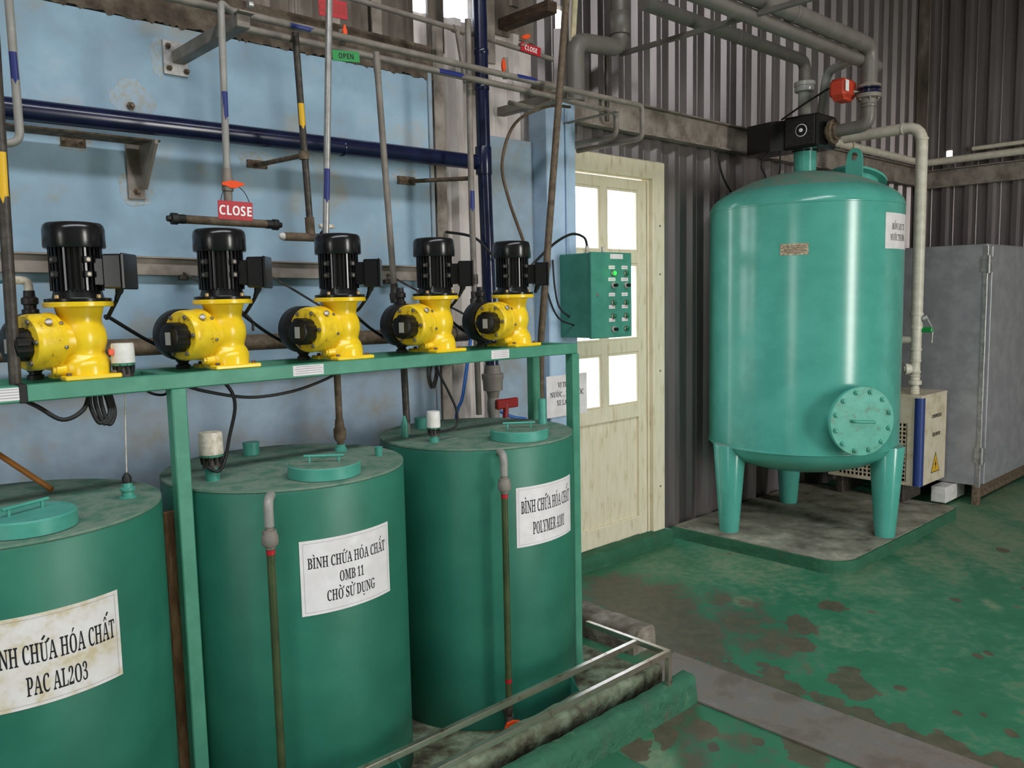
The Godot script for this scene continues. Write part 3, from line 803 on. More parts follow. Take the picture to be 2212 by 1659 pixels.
# ---- dosing vessels
const VESSEL_R := 0.363
func build_dosing_vessels() -> void:
	var names := ["green steel dosing vessel with sign PAC AL2O3", "green steel dosing vessel with sign OMB 11 and sight glass", "green steel dosing vessel with sign POLYMER A101 by the column"]
	var spots := [V(0.441, 0, -2.345), V(1.207, 0, -2.345), V(2.004, 0, -2.365)]
	for i in 3:
		var c: Vector3 = spots[i]
		var t := thing("dosing_vessel", names[i], "tank", c, "green dosing vessels under the pump stand")
		var r := VESSEL_R
		part(t, "shell", Geo.new().lathe(V(0, 0, 0), [Vector2(0, 0.004), Vector2(r - 0.004, 0.004), Vector2(r, 0.012), Vector2(r, 0.985), Vector2(r - 0.003, 0.992)], 96), M.vessel)
		part(t, "top_plate", Geo.new().lathe(V(0, 0, 0), [Vector2(r - 0.003, 0.990), Vector2(r, 0.994), Vector2(r - 0.001, 1.0), Vector2(0, 1.002)], 96), M.vessel_top, "dusty green top plate")
		for lug in [25.0, 155.0, 205.0, 335.0]:
			var a := deg_to_rad(lug)
			var gs := Geo.new()
			gs.xf = Transform3D(Basis(Vector3.UP, a), Vector3.ZERO)
			gs.box(V(0, 0.005, r + 0.028), V(0.05, 0.008, 0.06), 0.001)
			gs.xf = gs.xf * Transform3D(Basis(Vector3.UP, -PI / 2), Vector3.ZERO)
			gs.prism(PackedVector2Array([Vector2(r - 0.004, 0.006), Vector2(r + 0.05, 0.006), Vector2(r - 0.004, 0.1)]), -0.004, 0.004)
			part(t, "foot_lug", gs, M.vessel)
		# inspection hatch with its bar handle
		var hc := V(0.0, 1.0, 0.235)
		var lid := part(t, "hatch", Geo.new().lathe(hc, [Vector2(0.1, 0.0), Vector2(0.104, 0.002), Vector2(0.104, 0.034), Vector2(0.101, 0.037)], 48), M.fresh, "round lighter green hatch cover")
		part(lid, "lid_plate", Geo.new().lathe(hc, [Vector2(0.101, 0.036), Vector2(0.1, 0.0375), Vector2(0, 0.038)], 48), M.fresh if i == 0 else M.vessel_top)
		var dir: Vector3 = [V(0.9, 0, -0.44), V(0.77, 0, 0.64), V(0.8, 0, 0.6)][i]
		var hg := Geo.new().tube([hc + dir * -0.058 + V(0, 0.056, 0), hc + dir * 0.058 + V(0, 0.056, 0)], 0.0042, 8)
		for s in [-0.042, 0.042]: hg.tube([hc + dir * s + V(0, 0.036, 0), hc + dir * s + V(0, 0.056, 0)], 0.0038, 8)
		part(lid, "handle", hg, M.fresh)
	var v1: Node3D = get_node("dosing_vessel")
	var v2: Node3D = get_node("dosing_vessel_001")
	var v3: Node3D = get_node("dosing_vessel_002")
	# nozzles on the tops, local to each vessel
	nozzle(v1, "nozzle", [[0, 0.022], [0.004, 0.022], [0.005, 0.015], [0.02, 0.015], [0.021, 0.019], [0.027, 0.019], [0.028, 0.013], [0.04, 0.012]], V(0.265, 1.0, 0.096), M.fresh)
	nozzle(v2, "nozzle", [[0, 0.02], [0.03, 0.02], [0.031, 0.023], [0.042, 0.023]], V(-0.258, 1.0, 0.06), M.fresh)
	nozzle(v2, "nozzle", [[0, 0.011], [0.028, 0.013], [0.03, 0.014]], V(0.27, 1.0, 0.111), M.fresh)
	nozzle(v2, "filler_neck", [[0, 0.026], [0.036, 0.026], [0.0365, 0.028], [0.042, 0.028]], V(0.0, 1.0, -0.236), M.fresh)
	nozzle(v2, "nozzle", [[0, 0.02], [0.012, 0.02], [0.013, 0.016], [0.024, 0.016]], V(0.231, 1.0, -0.057), M.fresh)
	nozzle(v3, "filler_neck", [[0, 0.026], [0.036, 0.026], [0.0365, 0.028], [0.042, 0.028]], V(-0.087, 1.0, -0.23), M.fresh)
	nozzle(v3, "nozzle", [[0, 0.014], [0.05, 0.013], [0.08, 0.004]], V(-0.258, 1.0, -0.1), M.fresh)
	nozzle(v3, "nozzle", [[0, 0.02], [0.004, 0.02], [0.03, 0.015], [0.07, 0.017], [0.1, 0.015]], V(0.3, 1.0, 0.053), M.fresh)
	nozzle(v3, "nozzle", [[0, 0.018], [0.012, 0.018], [0.013, 0.014], [0.026, 0.014]], V(-0.248, 1.0, 0.061), M.fresh)
	# paper signs pasted round the shells
	sign_on(v1, 1.4, 0.634, 0.84, [["BÌNH CHỨA HÓA CHẤT", 0.044, 0.731], ["PAC AL2O3", 0.043, 0.66]], M.paper_stain, 0.268)
	sign_on(v2, -0.1, 0.64, 0.851, [["BÌNH CHỨA HÓA CHẤT", 0.031, 0.771], ["OMB 11", 0.03, 0.722], ["CHỜ SỬ DỤNG", 0.031, 0.672]], M.paper, 0.258)
	sign_on(v3, 3.8, 0.647, 0.856, [["BÌNH CHỨA HÓA CHẤT", 0.044, 0.764], ["POLYMER A101", 0.043, 0.686]], M.paper, 0.262)
	# sight glasses: elbow, union, tube, foot valve
	sight_glass(v2, V(0.974, 0, -2.0) - v2.position)
	sight_glass(v3, V(1.81, 0, -2.0) - v3.position)
	# level switches: white cap over a dark ribbed body
	level_switch(V(0.949, 1.042, -2.285), 0.0335, 0.062, M.old_white, "stained white level switch cap on the OMB 11 vessel top", 1.0)
	level_switch(V(1.756, 1.026, -2.304), 0.024, 0.056, M.white, "clean white level switch cap on the POLYMER A101 vessel", 0.8)
	level_switch(V(0.718, 1.319, -2.25), 0.0285, 0.05, M.white, "white level switch cap standing on the green beam beside pump", 1.0)
	tag(get_node("level_switch_002"), "white level switch cap with orange tab standing on the green beam", "switch", "level switches")
	part(get_node("level_switch_002"), "tab", box(V(-0.032, 0.064, 0.012), V(0.012, 0.016, 0.008), 0.002), M.orange)

func nozzle(t: Node3D, called: String, prof: Array, at: Vector3, mat: Material) -> void:
	part(t, called, Geo.new().turned(at, at + Vector3.UP, prof, 20), mat)

func sign_on(t: Node3D, deg: float, y0: float, y1: float, lines: Array, mat: Material, wide: float) -> void:
	var r := VESSEL_R + 0.0006
	var th := deg_to_rad(deg)
	var s := part(t, "sign", bent(Vector3.ZERO, r, th, 0.297, y0, y1), mat, "white paper sign with black capitals")
	var natural := letters(lines[0][0], lines[0][1])
	var reach := 0.0
	for p in natural.v: reach = maxf(reach, absf(p.x))
	var squeeze := wide * 0.5 / reach
	for q in lines:
		part(s, "lettering", wrapped(letters(q[0], q[1], squeeze), Vector3.ZERO, r + 0.0011, th, q[2]), M.ink)
	for e in [[0.278, y0 + 0.008, y0 + 0.0088], [0.278, y1 - 0.0088, y1 - 0.008]]:
		part(s, "border_line", bent(Vector3.ZERO, r + 0.0008, th, e[0], e[1], e[2], 0.0003), M.ink_grey)
	for sx in [-1, 1]:
		part(s, "border_line", bent(Vector3.ZERO, r + 0.0008, th + sx * 0.139 / r, 0.0008, y0 + 0.008, y1 - 0.008, 0.0003), M.ink_grey)

func sight_glass(t: Node3D, p: Vector3) -> void:
	var inward := V(-p.x, 0, -p.z).normalized()
	part(t, "gauge_elbow", Geo.new().tube(rounded([p + inward * 0.055 + V(0, 0.985, 0), p + V(0, 0.985, 0), p + V(0, 0.915, 0)], 0.03), 0.013, 16), M.grey_pipe)
	part(t, "gauge_union", Geo.new().turned(p + V(0, 0.855, 0), p + V(0, 0.92, 0), [[0, 0.0135], [0.008, 0.0135], [0.009, 0.019], [0.016, 0.022], [0.034, 0.022], [0.042, 0.019], [0.05, 0.018], [0.051, 0.011], [0.062, 0.011]], 16), M.dusty_pipe)
	part(t, "gauge_tube", Geo.new().tube([p + V(0, 0.12, 0), p + V(0, 0.856, 0)], 0.0112, 14), M.gauge_glass, "murky olive sight tube")
	part(t, "red_band", Geo.new().tube([p + V(0, 0.84, 0), p + V(0, 0.853, 0)], 0.0118, 14), M.red_sign)
	part(t, "red_band", Geo.new().tube([p + V(0, 0.20, 0), p + V(0, 0.213, 0)], 0.0118, 14), M.red_sign)
	part(t, "foot_elbow", Geo.new().tube(rounded([p + V(0, 0.13, 0), p + V(0, 0.08, 0), p + inward * 0.055 + V(0, 0.08, 0)], 0.025), 0.013, 14), M.dark_pipe)
	part(t, "valve_body", Geo.new().turned(p + V(0, 0.035, 0), p + V(0, 0.085, 0), [[0, 0.012], [0.01, 0.016], [0.035, 0.016], [0.045, 0.012]], 14), M.dark_pipe)
	part(t, "valve_handle", Geo.new().prism(PackedVector2Array([Vector2(-0.03, 0), Vector2(-0.022, 0.016), Vector2(0.0, 0.022), Vector2(0.024, 0.017), Vector2(0.032, 0.004), Vector2(0.006, -0.004), Vector2(-0.006, -0.004)]), 0.0, 0.01) , M.orange).transform = Transform3D(Basis(Vector3.UP, -0.4), p + V(0, 0.05, 0.016))

func level_switch(at: Vector3, r: float, h: float, mat: Material, label: String, k: float) -> void:
	var t := thing("level_switch", label, "switch", at, "level switches")
	part(t, "body", Geo.new().lathe(Vector3.ZERO, [Vector2(0, -0.002), Vector2(r * 0.8, -0.002), Vector2(r * 0.75, 0.012), Vector2(r * 0.68, 0.03 * k)], 24), M.dark_pipe)
	for i in 10:
		var a := i * TAU / 10
		part(t, "rib", Geo.new().tube([V(sin(a) * r * 0.78, 0.006, cos(a) * r * 0.78), V(sin(a) * r * 0.88, 0.032 * k, cos(a) * r * 0.88)], 0.003, 6), M.rubber)
	part(t, "ring", Geo.new().lathe(Vector3.ZERO, [Vector2(r * 0.7, 0.028 * k), Vector2(r * 0.95, 0.028 * k), Vector2(r * 0.97, 0.034 * k), Vector2(r * 0.7, 0.036 * k)], 24), M.stand)
	part(t, "cap", Geo.new().lathe(Vector3.ZERO, [Vector2(0, 0.035 * k), Vector2(r, 0.035 * k), Vector2(r * 0.97, 0.035 * k + h - 0.006), Vector2(r * 0.9, 0.035 * k + h), Vector2(0, 0.035 * k + h + 0.001)], 32), mat)

# ---- metering pumps
func build_pumps() -> void:
	var xs := [0.636, 1.014, 1.397, 1.777, 2.144]
	var labels := ["yellow dosing pump with black motor beside the dark riser at the beam sticker", "yellow dosing pump with black motor below the hanging CLOSE sign", "yellow dosing pump with dull black motor behind the silver tube", "yellow dosing pump with glossy motor, head joined to a tall grey riser", "yellow dosing pump with black motor beside the green control box"]
	var first := make_pump()
	var all := [first]
	for i in range(1, 5): all.append(first.duplicate())
	for i in 5:
		var p: Node3D = all[i]
		if i > 0:
			p.name = numbered("dosing_pump")
			add_child(p)
		p.position = V(xs[i], 1.318, -2.30)
		tag(p, labels[i], "pump", "yellow dosing pumps on the green stand")
	part(all[0], "hose_elbow", Geo.new().tube(rounded([V(-0.092, 0.22, -0.08), V(-0.092, 0.25, -0.08), V(-0.135, 0.252, -0.08)], 0.014), 0.0105, 14), M.old_white, "cream plastic hose elbow")
	for i in [0, 3, 4]:
		part(all[i], "discharge_valve", Geo.new().turned(V(-0.092, 0.155, -0.08), V(-0.092, 0.3, -0.08), [[0, 0.017], [0.012, 0.02], [0.022, 0.02], [0.024, 0.015], [0.034, 0.015], [0.036, 0.02], [0.05, 0.02], [0.055, 0.014], [0.07, 0.013]], 18), M.black_dull)

func make_pump() -> Node3D:
	var t := thing("dosing_pump", "", "pump")
	for z in [0.058, -0.058]:
		part(t, "foot", box(V(0.002, 0.006, z), V(0.132, 0.012, 0.05), 0.003), M.yellow)
		for sx in [-0.05, 0.056]: part(t, "foot_bolt", Geo.new().turned(V(sx, 0.012, z), V(sx, 0.02, z), [[0, 0.007], [0.006, 0.007], [0.007, 0.004]], 6), M.rusty)
	part(t, "gear_housing", Geo.new().lathe(Vector3.ZERO, [Vector2(0, 0.001), Vector2(0.056, 0.001), Vector2(0.063, 0.012), Vector2(0.065, 0.025), Vector2(0.0645, 0.04), Vector2(0.06, 0.052), Vector2(0.0545, 0.06), Vector2(0.053, 0.066), Vector2(0.056, 0.078), Vector2(0.0595, 0.092), Vector2(0.060, 0.104), Vector2(0.0575, 0.122), Vector2(0.052, 0.136), Vector2(0.0495, 0.146), Vector2(0.051, 0.158), Vector2(0.0545, 0.170), Vector2(0.057, 0.182)], 48), M.yellow)
	part(t, "top_flange", Geo.new().lathe(Vector3.ZERO, [Vector2(0.04, 0.181), Vector2(0.079, 0.181), Vector2(0.081, 0.183), Vector2(0.081, 0.192), Vector2(0.079, 0.194), Vector2(0.04, 0.194)], 48), M.yellow)
	# swelling at the front of the foot
	part(t, "front_boss", Geo.new().lathe(V(0.004, 0, 0.022), [Vector2(0.05, 0.006), Vector2(0.05, 0.03), Vector2(0.046, 0.044), Vector2(0.036, 0.055), Vector2(0.0, 0.06)], 32), M.yellow)
	part(t, "drain_boss", Geo.new().turned(V(-0.05, 0.026, 0.03), V(-0.085, 0.026, 0.03), [[0, 0.016], [0.022, 0.014], [0.024, 0.011], [0.03, 0.011]], 16), M.yellow)
	var arm := Geo.new()
	arm.turned(V(0.0, 0.097, 0), V(-0.085, 0.097, 0), [[0, 0.052], [0.04, 0.054], [0.066, 0.06], [0.078, 0.068]], 40)
	part(t, "crank_housing", arm, M.yellow)
	# the cover and its knob are turned a little towards the room
	var turn := Transform3D(Basis(Vector3.UP, deg_to_rad(17)), V(-0.072, 0.097, 0))
	var cg := Geo.new()
	cg.xf = turn
	cg.turned(V(0.004, 0, 0), V(-0.016, 0, 0), [[0, 0.068], [0.002, 0.072], [0.011, 0.072], [0.012, 0.070]], 48)
	part(t, "rim", cg, M.yellow)
	cg = Geo.new()
	cg.xf = turn
	cg.turned(V(-0.008, 0, 0), V(-0.07, 0, 0), [[0, 0.070], [0.044, 0.0695], [0.052, 0.068], [0.0575, 0.064], [0.058, 0.058]], 48)
	var cover := part(t, "cover", cg, M.yellow_old)
	for k in 6:
		var a := 0.5 + k * TAU / 6
		cg = Geo.new()
		cg.xf = turn
		cg.turned(V(-0.065, cos(a) * 0.057, sin(a) * 0.057), V(-0.073, cos(a) * 0.057, sin(a) * 0.057), [[0, 0.006], [0.007, 0.006], [0.008, 0.003]], 6)
		part(cover, "bolt", cg, M.bolt)
	cg = Geo.new()
	cg.xf = turn
	cg.turned(V(-0.03, 0.045, 0.05), V(-0.037, 0.053, 0.063), [[0, 0.0085], [0.013, 0.0085], [0.014, 0.006]], 12)
	part(cover, "plug", cg, M.bolt)
	for a in [0.9, 1.75]:
		cg = Geo.new()
		cg.xf = turn
		cg.turned(V(-0.003, cos(a) * 0.0715, sin(a) * 0.0715), V(-0.003, cos(a) * 0.0765, sin(a) * 0.0765), [[0, 0.005], [0.004, 0.005], [0.005, 0.002]], 6)
		part(t, "rim_bolt", cg, M.bolt)
	part(t, "sticker", Geo.new().turned(V(-0.036, 0.097, 0), V(-0.062, 0.097, 0), [[0, 0.0535], [0.024, 0.0545]], 40), M.yellow)
	# stroke knob: fluted, with a pale label on its end
	var star := PackedVector2Array()
	for k in 48:
		var a := TAU * k / 48
		var rr := 0.041 if k % 6 < 4 else 0.038
		star.append(Vector2(cos(a), sin(a)) * rr)
	var kn := Geo.new()
	kn.xf = turn * Transform3D(Basis(Vector3.UP, -PI / 2), V(-0.064, -0.004, 0.006))
	kn.prism(star, 0.0, 0.042)
	kn.xf = turn
	kn.turned(V(-0.104, -0.004, 0.006), V(-0.11, -0.004, 0.006), [[0, 0.038], [0.003, 0.037], [0.006, 0.031]], 40)
	var knob := part(t, "stroke_knob", kn, M.knob)
	cg = Geo.new()
	cg.xf = turn
	cg.box(V(-0.1105, -0.006, 0.008), V(0.0014, 0.034, 0.02), 0.0)
	part(knob, "knob_label", cg, M.hazy)
	# liquid end behind the cover
	var head := Geo.new()
	head.turned(V(-0.092, 0.096, -0.045), V(-0.092, 0.096, -0.115), [[0, 0.07], [0.004, 0.0735], [0.055, 0.0735], [0.064, 0.068]], 48)
	part(t, "liquid_end", head, M.black_dull)
	part(t, "suction_valve", Geo.new().turned(V(-0.092, 0.036, -0.08), V(-0.092, -0.004, -0.08), [[0, 0.016], [0.01, 0.019], [0.016, 0.019], [0.018, 0.015], [0.024, 0.015], [0.026, 0.02], [0.038, 0.02]], 18), M.black_dull)
	# motor
	part(t, "motor_flange", Geo.new().lathe(Vector3.ZERO, [Vector2(0.03, 0.194), Vector2(0.077, 0.194), Vector2(0.078, 0.202), Vector2(0.06, 0.205), Vector2(0.055, 0.226), Vector2(0.03, 0.228)], 40), M.black)
	for k in 4:
		var a := 0.5 + k * PI / 2
		part(t, "flange_nut", Geo.new().turned(V(sin(a) * 0.066, 0.202, cos(a) * 0.066), V(sin(a) * 0.066, 0.214, cos(a) * 0.066), [[0, 0.006], [0.008, 0.006], [0.01, 0.004]], 6), M.brass)
	var fins := PackedVector2Array()
	for k in 32:
		for q in [[0.0, 0.0545], [0.25, 0.0545], [0.3, 0.062], [0.7, 0.062], [0.75, 0.0545]]:
			var a: float = TAU * (k + q[0]) / 32
			fins.append(Vector2(cos(a), sin(a)) * q[1])
	var fg := Geo.new()
	fg.xf = Transform3D(Basis(Vector3.RIGHT, -PI / 2), V(0, 0.222, 0))
	fg.prism(fins, 0.0, 0.112)
	part(t, "motor_body", fg, M.black)
	part(t, "fan_cowl", Geo.new().lathe(Vector3.ZERO, [Vector2(0.05, 0.330), Vector2(0.070, 0.328), Vector2(0.072, 0.332), Vector2(0.0715, 0.374), Vector2(0.069, 0.384), Vector2(0.063, 0.390), Vector2(0.05, 0.392), Vector2(0, 0.3925)], 48), M.black)
	for a in [-1.15, 0.15]:
		for y in [0.262, 0.298]:
			var lg := Geo.new()
			lg.xf = Transform3D(Basis(Vector3.UP, a), V(0, y, 0))
			lg.box(V(0, 0, 0.063), V(0.018, 0.016, 0.012), 0.002)
			var pad := part(t, "mounting_pad", lg, M.black_dull)
			var hg := Geo.new()
			hg.xf = lg.xf
			hg.turned(V(0, 0, 0.0685), V(0, 0, 0.0705), [[0, 0.005], [0.0015, 0.005]], 8)
			part(pad, "pad_screw", hg, M.bolt)
	var tb := Geo.new()
	tb.xf = Transform3D(Basis(Vector3.UP, deg_to_rad(52)), V(0, 0.268, 0))
	tb.box(V(0, 0, 0.068), V(0.06, 0.07, 0.03), 0.003)
	part(t, "box_neck", tb, M.black)
	var t2 := Geo.new()
	t2.xf = tb.xf
	t2.box(V(0, 0, 0.104), V(0.096, 0.086, 0.046), 0.004)
	var cover2 := part(t, "terminal_box", t2, M.black)
	var t3 := Geo.new()
	t3.xf = tb.xf
	t3.box(V(0, 0, 0.129), V(0.1, 0.09, 0.008), 0.003)
	part(cover2, "box_lid", t3, M.black)
	part(t, "cable_gland", Geo.new().turned(V(0.088, 0.23, 0.05), V(0.078, 0.196, 0.04), [[0, 0.009], [0.012, 0.01], [0.02, 0.007], [0.034, 0.006]], 12), M.rubber)
	return t

func pipe(called: String, label: String, mat: Material, pts: Array, r: float, bend := 0.05, group := "", seg := 16, category := "pipe") -> Node3D:
	var t := thing(called, label, category, pts[-1], group)
	part(t, "run", geo(t).tube(rounded(pts, bend), r, seg), mat)
	return t
func collar(t: Node3D, a: Vector3, b: Vector3, r: float, mat: Material, called := "coupling") -> void:
	var l := a.distance_to(b)
	part(t, called, geo(t).turned(a, b, [[0, r * 0.97], [0.002, r], [l - 0.002, r], [l, r * 0.97]], 20), mat)

# ---- the filter vessel by the door
func build_filter() -> void:
	var base := thing("filter_plinth", "low concrete plinth with green painted edge under the teal filter vessel", "plinth", V(4.95, 0, -2.45))
	var poly := PackedVector2Array([Vector2(4.13, 3.03)])
	for k in 9:
		var a := PI / 2 * k / 8
		poly.append(Vector2(4.13 + 0.17 * (1.0 - cos(a)), 1.92 + 0.17 * (1.0 - sin(a))))
	for k in 9:
		var a := PI / 2 * k / 8
		poly.append(Vector2(5.78 - 0.08 * (1.0 - sin(a)), 1.92 + 0.08 * (1.0 - cos(a))))
	poly.append(Vector2(5.78, 3.03))
	var g := geo(base)
	g.xf = Transform3D(Basis(Vector3.RIGHT, Vector3.FORWARD, Vector3.UP), -base.position)
	g.prism(poly, -0.01, 0.068)
	part(base, "edge", g, M.plinth_edge)
	var g2 := Geo.new()
	g2.xf = g.xf
	var inner := Geometry2D.offset_polygon(poly, -0.012)
	g2.prism(inner[0], 0.05, 0.0725)
	part(base, "slab", g2, M.plinth_top)

	var t := thing("filter_vessel", "large glossy teal filter vessel on three legs beside the door", "tank", V(4.74, 0.07, -2.5))
	var c := V(4.74, 0, -2.5)
	var R := 0.553
	part(t, "shell", geo(t).lathe(c, [Vector2(R, 0.60), Vector2(R, 1.985)], 128), M.filter)
	part(t, "weld_seam", geo(t).lathe(c, [Vector2(R - 0.002, 0.590), Vector2(R + 0.004, 0.594), Vector2(R + 0.004, 0.602), Vector2(R - 0.002, 0.606)], 96), M.filter)
	part(t, "weld_seam", geo(t).lathe(c, [Vector2(R - 0.002, 1.978), Vector2(R + 0.003, 1.981), Vector2(R + 0.003, 1.987), Vector2(R - 0.002, 1.990)], 96), M.filter)
	part(t, "lower_head", geo(t).lathe(c, [Vector2(0, 0.425), Vector2(0.15, 0.43), Vector2(0.3, 0.450), Vector2(0.42, 0.487), Vector2(0.49, 0.525), Vector2(0.535, 0.56), Vector2(R, 0.60)], 96), M.filter)
	part(t, "shoulder", geo(t).lathe(c, [Vector2(R, 1.985), Vector2(0.551, 2.0), Vector2(0.543, 2.02), Vector2(0.525, 2.045), Vector2(0.495, 2.07), Vector2(0.46, 2.09)], 96), M.filter)
	part(t, "upper_head", geo(t).lathe(c, [Vector2(0.46, 2.09), Vector2(0.40, 2.12), Vector2(0.32, 2.155), Vector2(0.22, 2.185), Vector2(0.12, 2.203), Vector2(0, 2.208)], 96), M.filter_dust, "dusty domed top")
	part(t, "neck", geo(t).lathe(c, [Vector2(0.064, 2.19), Vector2(0.064, 2.335)], 40), M.filter)
	for a in [6.0, 126.0, 246.0]:
		var q := c + V(sin(deg_to_rad(a)), 0, cos(deg_to_rad(a))) * 0.508
		part(t, "leg", geo(t).lathe(q, [Vector2(0, 0.0715), Vector2(0.055, 0.0715), Vector2(0.058, 0.09), Vector2(0.096, 0.60), Vector2(0.094, 0.606)], 40), M.filter)
		part(t, "leg_cap", geo(t).lathe(q, [Vector2(0.094, 0.606), Vector2(0.0, 0.608)], 40), M.filter_dust)
	for s in [1]:
		var lug := PackedVector2Array([Vector2(-0.05, 0.0), Vector2(0.05, -0.035), Vector2(0.045, 0.10)])
		for k in 9: lug.append(Vector2(cos(PI * k / 8) * 0.042, 0.10 + sin(PI * k / 8) * 0.045))
		lug.append(Vector2(-0.048, 0.06))
		var lg := geo(t)
		lg.xf = lg.xf * Transform3D(Basis(Vector3.UP, -PI / 2 if s > 0 else PI / 2), V(4.745, 2.165, -2.5 + s * 0.30))
		var hole := PackedVector2Array()
		for k in 20: hole.append(Vector2(cos(TAU * k / 20) * 0.02, 0.098 + sin(TAU * k / 20) * 0.024))
		# plate with its eye: two halves split along the eye's height
		for half in Geometry2D.clip_polygons(lug, PackedVector2Array([Vector2(-0.2, 0.098), Vector2(0.2, 0.098), Vector2(0.2, 0.4), Vector2(-0.2, 0.4)])):
			for piece in Geometry2D.clip_polygons(half, hole): lg.prism(piece, -0.007, 0.007)
		for half in Geometry2D.intersect_polygons(lug, PackedVector2Array([Vector2(-0.2, 0.098), Vector2(0.2, 0.098), Vector2(0.2, 0.4), Vector2(-0.2, 0.4)])):
			for piece in Geometry2D.clip_polygons(half, hole): lg.prism(piece, -0.007, 0.007)
		part(t, "lifting_lug", lg, M.filter)
	var tilt := Transform3D(Basis(Vector3.BACK, deg_to_rad(-22)), V(5.10, 2.125, -2.36))
	var th := geo(t)
	th.xf = th.xf * tilt
	th.lathe(Vector3.ZERO, [Vector2(0.13, -0.03), Vector2(0.13, 0.05), Vector2(0.175, 0.052), Vector2(0.175, 0.066), Vector2(0.0, 0.068)], 48)
	part(t, "top_hatch", th, M.filter)
	# manhole low on the front
	var a := deg_to_rad(-32.5)
	var mx := Transform3D(Basis(V(cos(a), 0, -sin(a)), V(sin(a), 0, cos(a)), V(0, -1, 0)), c + V(sin(a) * 0.5, 0.797, cos(a) * 0.5))
	var mg := geo(t)
	mg.xf = mg.xf * mx
	mg.lathe(Vector3.ZERO, [Vector2(0.150, 0.0), Vector2(0.150, 0.105), Vector2(0.186, 0.106), Vector2(0.188, 0.108), Vector2(0.188, 0.117), Vector2(0.15, 0.118)], 56)
	var man := part(t, "manhole", mg, M.filter)
	mg = geo(t)
	mg.xf = mg.xf * mx
	mg.lathe(Vector3.ZERO, [Vector2(0.15, 0.119), Vector2(0.188, 0.119), Vector2(0.19, 0.121), Vector2(0.19, 0.132), Vector2(0.187, 0.135), Vector2(0.0, 0.136)], 56)
	part(man, "cover", mg, M.manhole)
	for k in 12:
		var b := TAU * (k + 0.5) / 12
		var bg := geo(t)
		bg.xf = bg.xf * mx
		bg.turned(V(sin(b) * 0.164, 0.134, cos(b) * 0.164), V(sin(b) * 0.164, 0.15, cos(b) * 0.164), [[0, 0.0145], [0.009, 0.0145], [0.011, 0.009], [0.018, 0.008]], 8)
		part(man, "bolt", bg, M.manhole)
	var hg := geo(t)
	hg.xf = hg.xf * mx
	hg.tube(rounded([V(-0.062, 0.134, -0.004), V(-0.062, 0.162, -0.004), V(0.062, 0.162, 0.004), V(0.062, 0.134, 0.004)], 0.015), 0.0075, 10)
	part(man, "handle", hg, M.manhole)
	# maker's plate and the pasted paper
	var pl := part(t, "maker_plate", bent(c - t.position, R + 0.0005, deg_to_rad(-67.2), 0.148, 1.70, 1.762, 0.002), M.tarnished, "small tarnished metal plate")
	for k in 5: part(pl, "print_line", bent(c - t.position, R + 0.0026, deg_to_rad(-67.2), 0.11 + 0.02 * (k % 2), 1.711 + k * 0.009, 1.714 + k * 0.009, 0.0004), M.rust_pipe)
	var pa := part(t, "sign", bent(c - t.position, R + 0.0006, deg_to_rad(2.4), 0.297, 1.727, 1.922), M.paper, "white paper with two black lines")
	part(pa, "lettering", wrapped(letters("BỒN LỌC TỪ", 0.034, 0.6), c - t.position, R + 0.0018, deg_to_rad(2.4), 1.832), M.ink)
	part(pa, "lettering", wrapped(letters("NƯỚC THƯỜNG", 0.034, 0.56), c - t.position, R + 0.0018, deg_to_rad(2.4), 1.772), M.ink)

	# black control head on the neck
	var h := thing("filter_control_head", "black motorised valve head on top of the teal vessel", "valve", V(4.74, 2.335, -2.5))
	part(h, "housing", geo(h).box(V(4.735, 2.428, -2.47), V(0.23, 0.19, 0.22), 0.012), M.black)
	var wp := PackedVector2Array([Vector2(4.66, 2.58), Vector2(4.615, 2.66), Vector2(4.64, 2.83), Vector2(4.82, 2.84), Vector2(4.83, 2.58)])
	var wg := geo(h)
	wg.xf = Transform3D(Basis(Vector3.RIGHT, Vector3.FORWARD, Vector3.UP), -h.position)
	wg.prism(wp, 2.342, 2.515)
	part(h, "motor_cover", wg, M.black)
	part(h, "face_plate", geo(h).box(V(4.617, 2.43, -2.47), V(0.006, 0.16, 0.18), 0.002), M.black_dull)
	part(h, "dial_ring", geo(h).turned(V(4.6135, 2.434, -2.46), V(4.6105, 2.434, -2.46), [[0, 0.036], [0.0008, 0.036], [0.001, 0.030], [0.002, 0.030]], 40), M.white_ink)
	part(h, "dial_face", geo(h).turned(V(4.612, 2.434, -2.46), V(4.609, 2.434, -2.46), [[0, 0.031], [0.002, 0.031]], 40), M.knob)
	part(h, "dial_hub", geo(h).turned(V(4.61, 2.434, -2.46), V(4.604, 2.434, -2.46), [[0, 0.011], [0.005, 0.011], [0.006, 0.007]], 24), M.white_ink)
	part(h, "port", geo(h).turned(V(4.74, 2.42, -2.37), V(4.74, 2.42, -2.30), [[0, 0.045], [0.03, 0.045], [0.031, 0.07], [0.05, 0.07], [0.051, 0.05], [0.07, 0.05]], 28), M.rusty)
	part(h, "base_ring", geo(h).lathe(V(4.74, 0, -2.5), [Vector2(0.05, 2.325), Vector2(0.075, 2.327), Vector2(0.075, 2.345), Vector2(0.05, 2.347)], 32), M.black)

	# pipes to and from the head
	var p := pipe("inlet_pipe", "dark grey pipe dropping through a union onto the black valve head", M.overhead, [V(3.2, 2.85, -2.5), V(4.725, 2.85, -2.5), V(4.725, 2.53, -2.5)], 0.034, 0.07, "overhead pipes to the filter")
	part(p, "union", geo(p).turned(V(4.725, 2.67, -2.5), V(4.725, 2.74, -2.5), [[0, 0.040], [0.005, 0.058], [0.022, 0.06], [0.024, 0.056], [0.034, 0.056], [0.036, 0.062], [0.058, 0.062], [0.066, 0.045]], 28), M.hazy)
